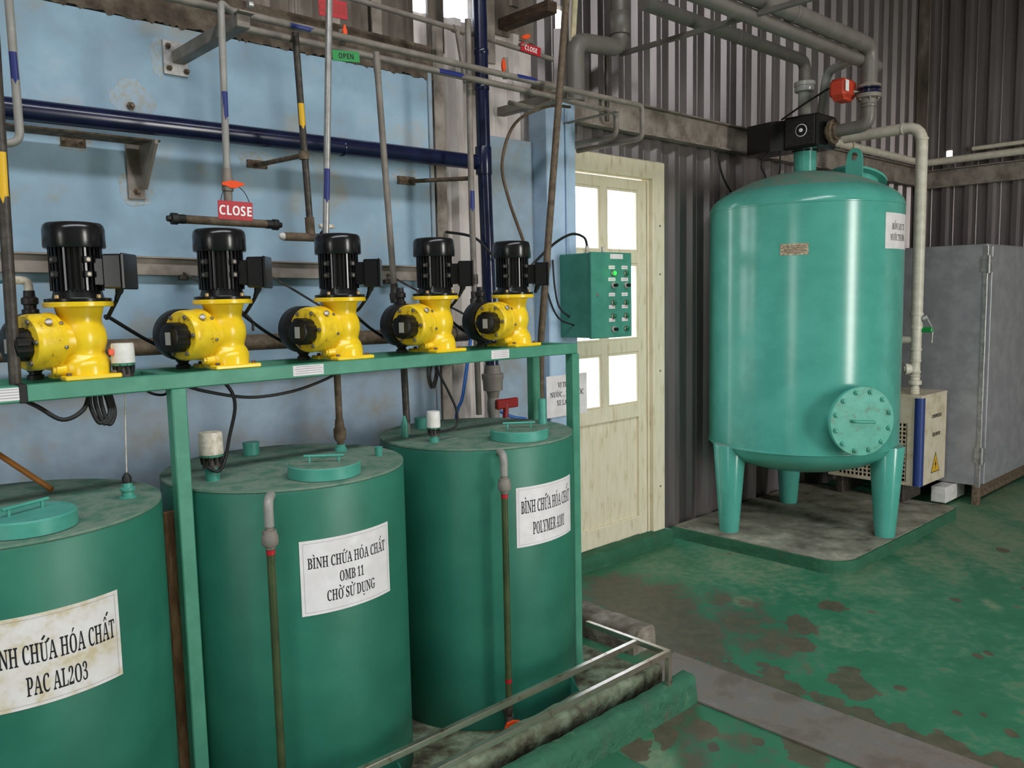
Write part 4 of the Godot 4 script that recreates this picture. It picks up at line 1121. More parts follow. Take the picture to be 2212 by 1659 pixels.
	collar(p, V(3.98, 2.85, -2.5), V(4.0, 2.85, -2.5), 0.039, M.overhead)
	part(p, "sleeve", geo(p).tube([V(4.725, 2.54, -2.5), V(4.725, 2.67, -2.5)], 0.037, 20), M.hazy, "hazy clear sleeve")
	p = pipe("outlet_pipe", "thick grey pipe running overhead and turning down at the orange actuator", M.overhead, [V(2.6, 2.85, -2.12), V(4.73, 2.85, -2.12), V(4.73, 2.65, -2.12)], 0.044, 0.08, "overhead pipes to the filter")
	part(p, "sleeve", geo(p).tube([V(4.73, 2.66, -2.12), V(4.73, 2.78, -2.12)], 0.039, 20), M.hazy)
	collar(p, V(3.86, 2.85, -2.12), V(3.88, 2.85, -2.12), 0.05, M.overhead)
	p = thing("butterfly_valve", "blue bodied butterfly valve clamped between flanges under thick pipe", "valve", V(4.73, 2.55, -2.12))
	part(p, "flange", geo(p).turned(V(4.73, 2.625, -2.12), V(4.73, 2.65, -2.12), [[0, 0.062], [0.002, 0.064], [0.014, 0.064], [0.016, 0.046], [0.025, 0.046]], 28), M.dusty_pipe)
	part(p, "body", geo(p).turned(V(4.73, 2.59, -2.12), V(4.73, 2.626, -2.12), [[0, 0.05], [0.004, 0.062], [0.01, 0.062], [0.014, 0.05], [0.024, 0.05], [0.028, 0.062], [0.036, 0.062]], 28), M.navy)
	part(p, "flange", geo(p).turned(V(4.73, 2.54, -2.12), V(4.73, 2.59, -2.12), [[0, 0.04], [0.022, 0.046], [0.03, 0.066], [0.05, 0.068]], 28), M.dusty_pipe)
	for k in 6:
		var b := TAU * k / 6
		part(p, "bolt", geo(p).turned(V(4.73 + sin(b) * 0.055, 2.556, -2.12 + cos(b) * 0.055), V(4.73 + sin(b) * 0.055, 2.575, -2.12 + cos(b) * 0.055), [[0, 0.006], [0.018, 0.006]], 6), M.bolt)
	p = pipe("return_elbow", "grey elbow pipe joining the butterfly valve to the black head", M.overhead, [V(4.735, 2.54, -2.12), V(4.735, 2.425, -2.12), V(4.735, 2.42, -2.30)], 0.036, 0.07, "overhead pipes to the filter")
	collar(p, V(4.735, 2.52, -2.12), V(4.735, 2.545, -2.12), 0.041, M.overhead)
	p = pipe("drain_pipe", "dark pipe under the thick overhead pipe with a leg slanting to the valve", M.overhead, [V(2.6, 2.782, -2.165), V(4.92, 2.782, -2.165)], 0.036, 0.05, "overhead pipes to the filter")
	part(p, "leg_run", geo(p).tube(rounded([V(4.66, 2.782, -2.165), V(4.80, 2.782, -2.40), V(4.80, 2.52, -2.44)], 0.06), 0.026, 16), M.hazy)
	collar(p, V(4.80, 2.50, -2.44), V(4.80, 2.53, -2.44), 0.04, M.overhead, "end_flange")
	p = thing("valve_actuator", "orange box actuator with white label beside the butterfly valve", "actuator", V(4.66, 2.56, -2.225))
	part(p, "body", geo(p).box(V(4.655, 2.625, -2.235), V(0.15, 0.105, 0.10), 0.018), M.actuator)
	part(p, "cap", geo(p).box(V(4.655, 2.57, -2.235), V(0.10, 0.02, 0.07), 0.006), M.actuator)
	part(p, "sticker", geo(p).box(V(4.60, 2.632, -2.1835), V(0.04, 0.06, 0.001), 0.0), M.paper)
	part(p, "stem", geo(p).tube([V(4.69, 2.61, -2.2), V(4.72, 2.608, -2.15)], 0.014, 12), M.bolt)
	solo("support_bar", "dark steel angle bar crossing under the overhead grey pipes", "bar", Geo.new().box(V(3.575, 2.785, -1.9), V(0.022, 0.024, 2.1), 0.002), M.overhead)
	p = pipe("riser_pipe", "thick dark pipe rising behind the cream batten and turning level", M.overhead, [V(3.12, 2.46, -2.86), V(3.12, 2.745, -2.86), V(3.46, 2.775, -2.86), V(3.46, 3.4, -2.86)], 0.045, 0.07, "")
	collar(p, V(3.46, 2.84, -2.86), V(3.46, 2.95, -2.86), 0.056, M.overhead)
	solo("thin_riser", "thin dark steel pipe standing behind the thick riser's elbow", "pipe", Geo.new().tube([V(3.45, 2.42, -2.94), V(3.45, 2.75, -2.94)], 0.012, 12), M.dark_pipe)

# ---- dryer, cabinet and cream pipework in the corner
func build_far_corner() -> void:
	var t := thing("air_dryer", "cream air dryer box with blue corner strip behind the filter vessel", "machine", V(5.85, 0.0725, -2.43))
	# hollow casing: five panels and a left side framed round the grille opening
	part(t, "panel", geo(t).box(V(5.825, 0.497, -2.118), V(0.43, 0.594, 0.006), 0.001), M.dryer)
	part(t, "panel", geo(t).box(V(5.825, 0.497, -2.742), V(0.43, 0.594, 0.006), 0.001), M.dryer)
	part(t, "panel", geo(t).box(V(6.037, 0.497, -2.43), V(0.006, 0.594, 0.618), 0.001), M.dryer)
	part(t, "floor_panel", geo(t).box(V(5.825, 0.203, -2.43), V(0.418, 0.006, 0.618), 0.001), M.dryer)
	part(t, "side_frame", geo(t).box(V(5.613, 0.707, -2.43), V(0.006, 0.174, 0.618), 0.001), M.dryer)
	part(t, "side_frame", geo(t).box(V(5.613, 0.21, -2.43), V(0.006, 0.02, 0.618), 0.001), M.dryer)
	part(t, "side_frame", geo(t).box(V(5.613, 0.42, -2.166), V(0.006, 0.40, 0.09), 0.001), M.dryer)
	part(t, "side_frame", geo(t).box(V(5.613, 0.42, -2.703), V(0.006, 0.40, 0.066), 0.001), M.dryer)
	part(t, "cooler", geo(t).box(V(5.72, 0.42, -2.44), V(0.06, 0.38, 0.4), 0.004), M.steel_dull)
	part(t, "corner_strip", geo(t).tube([V(5.632, 0.203, -2.138), V(5.632, 0.79, -2.138)], 0.033, 20), M.dryer_blue, "blue rounded corner strip")
	part(t, "lid", geo(t).box(V(5.825, 0.80, -2.43), V(0.434, 0.014, 0.634), 0.003), M.dryer)
	for z in [-2.26, -2.68]:
		part(t, "skid", geo(t).box(V(5.8, 0.136, z), V(0.30, 0.127, 0.05), 0.004), M.dark_pipe)
	# grille of the left side: dark recess behind a lattice
	for k in 17: part(t, "grille_bar", geo(t).box(V(5.613, 0.42, -2.67 + k * 0.02875), V(0.006, 0.40, 0.009), 0.0), M.dryer)
	for k in 15: part(t, "grille_bar", geo(t).box(V(5.612, 0.22 + k * 0.02857, -2.44), V(0.005, 0.009, 0.46), 0.0), M.dryer)
	var ft := letters("COMPRESSED", 0.024, 0.8, "Droid Sans")
	part(t, "lettering", moved(ft, Transform3D(Basis(), V(5.865, 0.64, -2.1135) - t.position)), M.ink)
	ft = letters("AIR DRYER", 0.024, 0.8, "Droid Sans")
	part(t, "lettering", moved(ft, Transform3D(Basis(), V(5.865, 0.515, -2.1135) - t.position)), M.ink)
	var w := Geo.new()
	w.xf.origin = V(5.865, 0.325, -2.1145) - t.position
	w.prism(PackedVector2Array([Vector2(-0.075, -0.06), Vector2(0.075, -0.06), Vector2(0, 0.08)]), 0, 0.0008)
	var wt := part(t, "warning_triangle", w, M.ink)
	w = Geo.new()
	w.xf.origin = V(5.865, 0.325, -2.1137) - t.position
	w.prism(PackedVector2Array([Vector2(-0.064, -0.054), Vector2(0.064, -0.054), Vector2(0, 0.066)]), 0, 0.0008)
	part(wt, "yellow_field", w, M.yellow_tape)
	w = Geo.new()
	w.xf.origin = V(5.865, 0.325, -2.1129) - t.position
	w.prism(PackedVector2Array([Vector2(0.006, 0.035), Vector2(-0.014, -0.012), Vector2(-0.001, -0.01), Vector2(-0.006, -0.045), Vector2(0.015, 0.003), Vector2(0.002, 0.001)]), 0, 0.0008)
	part(wt, "bolt_mark", w, M.ink)

	t = thing("steel_cabinet", "tall grey steel cabinet with hinged door standing in the corner", "cabinet", V(6.75, 0, -2.25))
	part(t, "body", geo(t).box(V(6.86, 0.967, -2.27), V(1.36, 1.66, 0.66), 0.004), M.cabinet)
	part(t, "door", geo(t).box(V(6.88, 0.965, -1.931), V(1.30, 1.64, 0.018), 0.003), M.cabinet)
	part(t, "edge_strip", geo(t).box(V(6.182, 0.955, -1.948), V(0.012, 1.66, 0.03), 0.002), M.silver)
	for y in [0.35, 1.66]:
		var hg := part(t, "hinge", geo(t).turned(V(6.178, y - 0.06, -1.928), V(6.178, y + 0.06, -1.928), [[0, 0.011], [0.12, 0.011]], 14), M.silver)
		part(hg, "hinge_leaf", geo(t).box(V(6.176, y, -1.953), V(0.005, 0.1, 0.045), 0.001), M.silver)
		part(hg, "hinge_leaf", geo(t).box(V(6.205, y, -1.9205), V(0.045, 0.1, 0.004), 0.001), M.silver)
	for q in [[6.2, -1.96], [7.5, -1.96], [6.2, -2.58], [7.5, -2.58]]:
		part(t, "leg", geo(t).box(V(q[0], 0.069, q[1]), V(0.045, 0.138, 0.045), 0.003), M.rusty)
	part(t, "plinth_bar", geo(t).box(V(6.88, 0.08, -1.975), V(1.28, 0.1, 0.02), 0.003), M.rusty)
	solo("metal_duct", "short pale sheet metal duct lying on the floor beside the cabinet foot", "duct", Geo.new().box(V(6.19, 0.076, -2.14), V(0.36, 0.11, 0.1), 0.004), M.white)

	# cream pipes
	var p := pipe("air_pipe", "cream plastic pipe bending down from the valve head to the dryer", M.cream_pipe, [V(5.7, 2.55, -2.72), V(5.7, 2.55, -2.2), V(5.7, 1.34, -2.2)], 0.036, 0.11, "cream plastic pipes", 20)
	collar(p, V(5.7, 2.55, -2.33), V(5.7, 2.55, -2.315), 0.039, M.cream_pipe)
	collar(p, V(5.7, 2.46, -2.2), V(5.7, 2.475, -2.2), 0.039, M.cream_pipe)
	part(p, "socket", geo(p).turned(V(5.7, 1.21, -2.2), V(5.7, 1.35, -2.2), [[0, 0.034], [0.03, 0.034], [0.031, 0.039], [0.05, 0.039], [0.052, 0.036], [0.12, 0.036], [0.121, 0.041], [0.138, 0.041]], 24), M.cream_pipe)
	part(p, "tee", geo(p).turned(V(5.7, 1.10, -2.2), V(5.7, 1.21, -2.2), [[0, 0.038], [0.01, 0.038], [0.011, 0.033], [0.10, 0.033], [0.11, 0.034]], 24), M.cream_pipe)
	part(p, "branch", geo(p).turned(V(5.7, 1.165, -2.21), V(5.7, 1.165, -2.33), [[0, 0.026], [0.06, 0.027], [0.1, 0.029], [0.12, 0.031]], 20), M.cream_pipe)
	part(p, "reducer", geo(p).turned(V(5.7, 0.807, -2.2), V(5.7, 1.10, -2.2), [[0, 0.029], [0.012, 0.032], [0.016, 0.027], [0.022, 0.031], [0.03, 0.027], [0.036, 0.031], [0.05, 0.026], [0.064, 0.026], [0.065, 0.042], [0.09, 0.042], [0.091, 0.028], [0.104, 0.032], [0.112, 0.028], [0.12, 0.034], [0.128, 0.028], [0.14, 0.032], [0.15, 0.036], [0.16, 0.03], [0.215, 0.03], [0.216, 0.036], [0.23, 0.036], [0.231, 0.033], [0.3, 0.033]], 24), M.cream_pipe)
	part(p, "valve_cap", geo(p).turned(V(5.68, 0.975, -2.22), V(5.645, 0.975, -2.26), [[0, 0.028], [0.02, 0.036], [0.04, 0.036], [0.041, 0.02], [0.05, 0.02]], 24), M.cream_pipe)
	var lv := part(p, "tap_lever", geo(p).tube(rounded([V(5.705, 1.33, -2.145), V(5.71, 1.29, -2.13), V(5.72, 1.24, -2.105), V(5.72, 1.15, -2.11)], 0.02), 0.007, 10), M.silver)
	part(lv, "tap_grip", geo(p).box(V(5.71, 1.235, -2.14), V(0.03, 0.035, 0.08), 0.006), M.green_sign)
	part(lv, "tap_nut", geo(p).turned(V(5.7, 1.305, -2.165), V(5.715, 1.32, -2.13), [[0, 0.02], [0.03, 0.02]], 14), M.silver)
	p = pipe("air_main", "cream plastic pipe along the sheet wall and round the hall corner", M.cream_pipe, [V(5.75, 2.585, -2.93), V(7.63, 2.585, -2.93), V(7.63, 2.585, -0.6)], 0.03, 0.05, "cream plastic pipes", 18)
	part(p, "clip", geo(p).turned(V(6.22, 2.585, -2.93), V(6.235, 2.585, -2.93), [[0, 0.034], [0.015, 0.034]], 18), M.brass)
	solo("air_line", "second cream pipe lying above the corner pipe on the end wall", "pipe", Geo.new().tube([V(7.665, 2.66, -2.55), V(7.665, 2.66, -0.6)], 0.018, 14), M.cream_pipe, "cream plastic pipes")

# ---- control box and the signs on the column
func build_control_box() -> void:
	var t := thing("control_box", "green control box with lit green lamp and buttons on the column", "control box", V(3.16, 1.5, -2.88))
	part(t, "body", geo(t).box(V(3.16, 1.5025, -2.7945), V(0.3, 0.41, 0.21), 0.003), M.box_green)
	var door := part(t, "door", geo(t).box(V(3.16, 1.5025, -2.679), V(0.306, 0.418, 0.018), 0.003), M.box_green)
	part(door, "lock", geo(t).turned(V(3.05, 1.506, -2.67), V(3.05, 1.506, -2.666), [[0, 0.008], [0.003, 0.008], [0.004, 0.005]], 16), M.bolt)
	part(door, "title_label", geo(t).box(V(3.195, 1.692, -2.6695), V(0.096, 0.024, 0.001), 0.0), M.paper)
	var rows := [[1.642, 1.613, "lamp"], [1.583, 1.554, "switch"], [1.509, 1.468, "lamp"], [1.448, 1.402, "lamp"], [1.384, 1.338, "mixed"]]
	for i in rows.size():
		for k in 2:
			var x: float = 3.166 + k * 0.098
			var lab := part(door, "button_label", geo(t).box(V(x - 0.008, rows[i][0] - 0.003, -2.6695), V(0.054 if i == 1 else 0.046, 0.017, 0.001), 0.0), M.paper)
			part(lab, "print_line", geo(t).box(V(x - 0.008, rows[i][0] - 0.003, -2.6688), V(0.036, 0.0018, 0.0006), 0.0), M.ink_grey)
			var kind: String = rows[i][2]
			if kind == "mixed": kind = "switch" if k == 0 else "lamp"
			var at := V(x, rows[i][1] - 0.003, -2.67)
			if kind == "lamp":
				var ring := part(door, "lamp", geo(t).turned(at, at + V(0, 0, 0.012), [[0, 0.0145], [0.006, 0.0145], [0.007, 0.012], [0.01, 0.012]], 20), M.bolt)
				part(ring, "lens", geo(t).turned(at + V(0, 0, 0.008), at + V(0, 0, 0.02), [[0, 0.0115], [0.008, 0.011], [0.012, 0.007]], 20), M.lens_lit if i == 0 and k == 0 else M.lens_green)
			else:
				var ring := part(door, "selector", geo(t).turned(at, at + V(0, 0, 0.014), [[0, 0.0155], [0.008, 0.0155], [0.01, 0.012], [0.012, 0.012]], 20), M.hazy)
				part(ring, "grip", geo(t).turned(at + V(0, 0, 0.01), at + V(0.004, 0, 0.03), [[0, 0.009], [0.018, 0.008], [0.02, 0.006]], 14), M.knob)
	for q in [3.08, 3.2]: part(t, "gland", geo(t).turned(V(q, 1.705, -2.76), V(q, 1.745, -2.76), [[0, 0.015], [0.012, 0.015], [0.014, 0.011], [0.04, 0.01]], 14), M.old_white)
	var l := OmniLight3D.new()
	l.name = "lamp_glow"; l.position = V(3.166, 1.61, -2.63); l.light_color = Color8(90, 240, 110); l.light_energy = 0.0006; l.omni_range = 12.0; l.omni_attenuation = 2.0; l.shadow_enabled = true; l.light_size = 0.01
	add_child(l)

	# paper notice tied to the column
	var s := thing("paper_notice", "white paper notice hanging from the column behind the stand leg", "notice", V(3.035, 1.0, -2.87))
	part(s, "sheet", geo(s).box(V(3.042, 1.004, -2.872), V(0.297, 0.208, 0.001), 0.0), M.paper)
	for q in [["VỊ TRÍ LẤY", 1.047, 0.7], ["NƯỚC , XẢ NƯỚC", 1.0, 0.82], ["XE LAU NHÀ", 0.957, 0.68]]:
		part(s, "lettering", moved(letters(q[0], 0.0255, q[2]), Transform3D(Basis(), V(3.042, q[1], -2.8708) - s.position)), M.ink)
	part(s, "tie", geo(s).tube(curved([V(3.055, 1.108, -2.874), V(3.045, 1.135, -2.866), V(3.06, 1.14, -2.866), V(3.07, 1.108, -2.874)]), 0.006, 8), M.brass)

# arrow tape stuck along a pipe: bands follow the pipe from a to b
func tape(t: Node3D, a: Vector3, b: Vector3, r: float, mat: Material) -> void:
	var d := (b - a).normalized()
	var f := V(-0.3, 0.2, 0.9)
	f = (f - d * f.dot(d)).normalized()
	var w := d.cross(f)
	var rows := []
	for q in [[a, 0.95], [b, 0.95], [b, 1.15], [b + d * r * 1.3, 0.04]]:
		var line := []
		for i in 11:
			var k: float = (i / 5.0 - 1.0) * q[1]
			line.append(q[0] + (f * cos(k) + w * sin(k)) * r * 1.04)
		rows.append(line)
	part(t, "flow_arrow", geo(t).sheet(rows), mat, "coloured flow arrow tape")
func hanging_sign(label: String, c: Vector3, w: float, h: float, yaw: float, tilt: float, text: String, back: Material, ink: Material, group := "hanging valve signs") -> Node3D:
	var t := thing("valve_sign", label, "sign", c, group)
	t.rotation = V(0, yaw, tilt)
	part(t, "plate", box(Vector3.ZERO, V(w, h, 0.003), 0.0008), back)
	part(t, "lettering", moved(letters(text, h * 0.5, 0.86, "Droid Sans"), Transform3D(Basis(), V(0, -h * 0.25, 0.0021))), ink)
	return t
func wire(t: Node3D, pts: Array, r := 0.0012, mat: Material = null) -> void:
	part(t, "wire", geo(t).tube(curved(pts), r, 6), mat if mat else M.rubber)
func lever(t: Node3D, at: Vector3, turn: Basis, mat: Material, k := 1.0) -> void:
	var g := geo(t)
	g.xf = g.xf * Transform3D(turn, at)
	g.prism(PackedVector2Array([Vector2(-0.042, -0.004) * k, Vector2(-0.03, -0.006) * k, Vector2(-0.01, -0.015) * k, Vector2(0.01, -0.015) * k, Vector2(0.03, -0.006) * k, Vector2(0.042, -0.003) * k, Vector2(0.042, 0.004) * k, Vector2(0.012, 0.014) * k, Vector2(-0.012, 0.014) * k, Vector2(-0.042, 0.006) * k]), -0.006 * k, 0.006 * k)
	part(t, "lever", g, mat)

func build_wall_pipes() -> void:
	var p: Node3D
	# steel channel fixed along the blue wall
	p = thing("wall_channel", "brown steel channel fixed level along the blue wall behind the motors", "channel", V(0.5, 1.6, -2.96))
	part(p, "web", geo(p).box(V(0.55, 1.643, -2.962), V(3.3, 0.062, 0.034), 0.002), M.girt)
	part(p, "flange", geo(p).box(V(0.55, 1.672, -2.95), V(3.3, 0.006, 0.055), 0.001), M.girt)
	for x in [1.16, 1.47, 2.02]: part(p, "cable_clip", geo(p).box(V(x, 1.606, -2.945), V(0.03, 0.02, 0.03), 0.003), M.dark_pipe)
	p.rotation.z = -0.018
	p = pipe("header_pipe", "thick rusty brown header pipe running behind the pump heads", M.rust_pipe, [V(-1.0, 1.385, -2.86), V(2.42, 1.345, -2.86)], 0.029, 0.05)
	for x in [0.35, 1.66, 2.30]: collar(p, V(x, 1.372 - x * 0.0105, -2.86), V(x + 0.08, 1.371 - x * 0.0105, -2.86), 0.036, M.dark_pipe)
	# navy main with its tee, drop and foot valve
	p = pipe("navy_main", "navy blue pipe running level along the blue wall", M.navy, [V(-1.0, 2.075, -2.85), V(2.452, 2.095, -2.82)], 0.033, 0.05, "navy blue pipes", 20)
	collar(p, V(1.75, 2.088, -2.8253), V(1.762, 2.088, -2.8252), 0.034, M.navy)
	p = pipe("navy_drop", "navy blue pipe standing upright with a foot valve behind pumps", M.navy, [V(2.445, 3.6, -2.80), V(2.455, 2.1, -2.80), V(2.475, 1.19, -2.80)], 0.030, 0.05, "navy blue pipes", 20)
	part(p, "tee", geo(p).turned(V(2.453, 2.04, -2.80), V(2.452, 2.16, -2.80), [[0, 0.035], [0.003, 0.036], [0.117, 0.036], [0.12, 0.035]], 24), M.navy)
	for y in [2.40, 2.55]: collar(p, V(2.4525, y, -2.80), V(2.4525, y + 0.02, -2.80), 0.033, M.navy)
	part(p, "foot_union", geo(p).turned(V(2.478, 1.05, -2.80), V(2.476, 1.20, -2.80), [[0, 0.026], [0.03, 0.03], [0.035, 0.044], [0.08, 0.046], [0.09, 0.05], [0.11, 0.05], [0.112, 0.04], [0.135, 0.036], [0.15, 0.035]], 24), M.dusty_pipe)
	part(p, "valve_body", geo(p).turned(V(2.48, 0.90, -2.80), V(2.478, 1.05, -2.80), [[0, 0.02], [0.04, 0.02], [0.042, 0.026], [0.07, 0.026], [0.09, 0.03], [0.13, 0.03], [0.15, 0.026]], 20), M.grey_pipe)
	part(p, "valve_lever", geo(p).box(V(2.53, 1.022, -2.765), V(0.13, 0.045, 0.02), 0.005), M.red_paint, "red painted lever")
	part(p, "lever_arm", geo(p).tube([V(2.525, 1.02, -2.765), V(2.50, 0.93, -2.75)], 0.013, 10), M.red_paint)
	# wall brackets
	p = thing("pipe_bracket", "grey channel bracket on bolted plate carrying the upper pipe rack", "bracket", V(1.2, 2.355, -2.97), "wall pipe brackets")
	part(p, "plate", geo(p).box(V(1.19, 2.352, -2.974), V(0.085, 0.115, 0.008), 0.001), M.silver)
	part(p, "arm", geo(p).box(V(1.2, 2.355, -2.715), V(0.042, 0.042, 0.51), 0.002), M.dusty_pipe)
	part(p, "arm_lip", geo(p).box(V(1.2, 2.374, -2.455), V(0.05, 0.006, 0.04), 0.001), M.dusty_pipe)
	for q in [[1.165, 2.39], [1.165, 2.315], [1.225, 2.312]]: part(p, "anchor_bolt", geo(p).turned(V(q[0], q[1], -2.972), V(q[0], q[1], -2.95), [[0, 0.01], [0.008, 0.01], [0.009, 0.006], [0.02, 0.005]], 6), M.rusty)
	part(p, "clamp", geo(p).turned(V(1.235, 2.42, -2.5), V(1.25, 2.42, -2.5), [[0, 0.012], [0.015, 0.012]], 10), M.silver)
	p = thing("pipe_bracket", "short dark angle bracket propping the navy pipe from below", "bracket", V(1.03, 1.9, -2.97), "wall pipe brackets")
	part(p, "plate", geo(p).box(V(1.03, 1.96, -2.974), V(0.055, 0.2, 0.008), 0.001), M.dusty_pipe)
	var bg := geo(p)
	bg.xf = bg.xf * Transform3D(Basis(Vector3.UP, -PI / 2), V(1.05, 0, 0))
	bg.prism(PackedVector2Array([Vector2(-2.97, 1.90), Vector2(-2.97, 2.038), Vector2(-2.82, 2.038), Vector2(-2.82, 2.025), Vector2(-2.94, 1.89)]), -0.005, 0.005)
	part(p, "web", bg, M.dusty_pipe)
	part(p, "seat", geo(p).box(V(0.7, 2.041, -2.90), V(0.75, 0.006, 0.1), 0.001), M.rusty)
	for y in [1.885, 2.17]: part(p, "anchor_bolt", geo(p).turned(V(1.03, y, -2.978), V(1.03, y, -2.955), [[0, 0.013], [0.01, 0.013], [0.011, 0.008], [0.022, 0.007]], 6), M.rusty)
	p = thing("pipe_bracket", "rusty arm bracket clamping the upright with yellow arrow tape", "bracket", V(1.47, 2.015, -2.97), "wall pipe brackets")
	part(p, "plate", geo(p).box(V(1.475, 2.018, -2.974), V(0.08, 0.03, 0.01), 0.002), M.rusty)
	part(p, "arm", geo(p).tube([V(1.475, 2.015, -2.97), V(1.462, 2.0, -2.62)], 0.009, 8), M.rusty)
	part(p, "clamp", geo(p).turned(V(1.463, 1.985, -2.602), V(1.463, 2.012, -2.602), [[0, 0.017], [0.027, 0.017]], 14), M.rusty)
	p = thing("pipe_bracket", "rusty arm bracket sticking out below the navy pipe near wall end", "bracket", V(2.17, 2.01, -2.97), "wall pipe brackets")
	part(p, "plate", geo(p).box(V(2.16, 2.012, -2.974), V(0.09, 0.035, 0.01), 0.002), M.rusty)
	part(p, "arm", geo(p).tube([V(2.175, 2.01, -2.97), V(2.26, 1.995, -2.68)], 0.009, 8), M.rusty)
	p = thing("pipe_bracket", "small rusty wall plate with two bolts left on the blue wall", "bracket", V(0.84, 2.03, -2.97), "wall pipe brackets")
	part(p, "plate", geo(p).box(V(0.842, 2.03, -2.976), V(0.075, 0.032, 0.006), 0.001), M.rusty)
	for x in [0.815, 0.868]: part(p, "anchor_bolt", geo(p).turned(V(x, 2.03, -2.974), V(x, 2.03, -2.956), [[0, 0.009], [0.008, 0.009], [0.009, 0.005], [0.016, 0.005]], 6), M.rusty)
	# uprights along the wall, from the stand's left end to the column
	p = pipe("dark_riser", "dark brown riser with yellow arrow tape passing the end pump's knob", M.dark_pipe, [V(0.489, 2.42, -2.25), V(0.469, 1.319, -2.245)], 0.0135, 0.05, "uprights between wall and stand")
	tape(p, V(0.479, 1.86, -2.2478), V(0.477, 1.76, -2.2475), 0.0135, M.yellow_tape)
	p = pipe("grey_drop", "grey plastic pipe with blue arrow tape ending in a low elbow", M.grey_pipe, [V(0.566, 2.8, -2.45), V(0.568, 1.92, -2.45), V(0.50, 1.915, -2.47)], 0.0105, 0.03, "uprights between wall and stand")
	tape(p, V(0.567, 2.145, -2.45), V(0.568, 2.08, -2.45), 0.0105, M.blue_tape)
	p = pipe("grey_drop", "grey plastic pipe with blue arrow tape above the hanging CLOSE sign", M.grey_pipe, [V(1.21, 2.40, -2.55), V(1.135, 2.395, -2.47), V(1.125, 2.36, -2.45), V(1.116, 1.90, -2.45)], 0.0105, 0.03, "uprights between wall and stand")
	tape(p, V(1.121, 2.13, -2.45), V(1.12, 2.06, -2.45), 0.0105, M.blue_tape)
	part(p, "tap_body", geo(p).turned(V(1.115, 1.805, -2.45), V(1.116, 1.905, -2.45), [[0, 0.012], [0.03, 0.013], [0.034, 0.017], [0.07, 0.017], [0.074, 0.015], [0.1, 0.014]], 16), M.dusty_pipe)
	lever(p, V(1.125, 1.857, -2.432), Basis(Vector3.UP, -0.3), M.orange, 0.75)
	var s := hanging_sign("red plate sign reading CLOSE hung on the orange tap handle", V(1.125, 1.778, -2.425), 0.104, 0.056, -0.12, -0.03, "CLOSE", M.red_sign, M.white_ink)
	part(s, "wire", Geo.new().tube(curved([V(-0.044, 0.025, 0.0), V(-0.03, 0.06, -0.01), V(0.0, 0.082, -0.02), V(0.03, 0.06, -0.01), V(0.044, 0.025, 0.0)]), 0.0012, 6), M.rubber)
	p = pipe("capped_pipe", "short brown level pipe with black capped ends behind CLOSE sign", M.rust_pipe, [V(1.03, 1.763, -2.6), V(1.32, 1.76, -2.6)], 0.0135, 0.03)
	part(p, "end_cap", geo(p).turned(V(1.04, 1.763, -2.6), V(0.985, 1.763, -2.6), [[0, 0.0145], [0.022, 0.0145], [0.024, 0.018], [0.042, 0.018], [0.044, 0.01], [0.055, 0.009]], 14), M.rubber)
	part(p, "end_cap", geo(p).turned(V(1.31, 1.76, -2.6), V(1.365, 1.759, -2.6), [[0, 0.0145], [0.022, 0.0145], [0.024, 0.018], [0.042, 0.018], [0.044, 0.01], [0.055, 0.009]], 14), M.rubber)
	p = pipe("dark_upright", "dark pipe with yellow arrow tape held by the rusty arm bracket", M.dark_pipe, [V(1.45, 2.40, -2.6), V(1.475, 1.73, -2.6)], 0.0115, 0.03, "uprights between wall and stand")
	tape(p, V(1.458, 2.17, -2.6), V(1.461, 2.10, -2.6), 0.0115, M.yellow_tape)
	part(p, "tee", geo(p).turned(V(1.373, 1.722, -2.6), V(1.55, 1.722, -2.6), [[0, 0.0145], [0.177, 0.0145]], 16), M.rust_pipe)
	part(p, "tee_neck", geo(p).turned(V(1.474, 1.73, -2.6), V(1.472, 1.79, -2.6), [[0, 0.016], [0.06, 0.016]], 16), M.rust_pipe)
	part(p, "white_end", geo(p).turned(V(1.375, 1.722, -2.6), V(1.355, 1.722, -2.6), [[0, 0.013], [0.012, 0.012], [0.02, 0.006]], 14), M.white)
	p = pipe("silver_tube", "bright silver tube slanting down behind the dull black motor", M.silver, [V(1.475, 2.62, -2.4), V(1.416, 1.72, -2.4), V(1.40, 1.36, -2.43)], 0.0108, 0.03, "uprights between wall and stand")
	tape(p, V(1.4295, 1.925, -2.4), V(1.4235, 1.83, -2.4), 0.0108, M.blue_tape)
	p = pipe("dusty_riser", "tall dusty grey riser feeding the glossy motor pump's head", M.dusty_pipe, [V(1.704, 2.36, -2.5), V(1.745, 1.56, -2.5), V(1.752, 1.34, -2.47), V(1.762, 1.01, -2.47)], 0.0115, 0.03, "uprights between wall and stand")
	part(p, "union", geo(p).turned(V(1.748, 1.49, -2.5), V(1.745, 1.56, -2.5), [[0, 0.016], [0.02, 0.019], [0.035, 0.019], [0.037, 0.015], [0.07, 0.013]], 14), M.dark_pipe)
	part(p, "sleeve", geo(p).tube([V(1.755, 1.26, -2.47), V(1.76, 1.05, -2.47)], 0.0125, 14), M.dark_pipe)
	part(p, "upper_joint", geo(p).turned(V(1.7075, 2.29, -2.5), V(1.705, 2.35, -2.5), [[0, 0.0125], [0.03, 0.014], [0.05, 0.012], [0.06, 0.008]], 14), M.dusty_pipe)
	p = pipe("dusty_riser", "dusty riser with valve fittings in front of the navy upright", M.dusty_pipe, [V(2.254, 2.62, -2.65), V(2.25, 1.87, -2.65), V(2.256, 1.46, -2.65), V(2.262, 1.01, -2.65)], 0.0125, 0.03, "uprights between wall and stand")
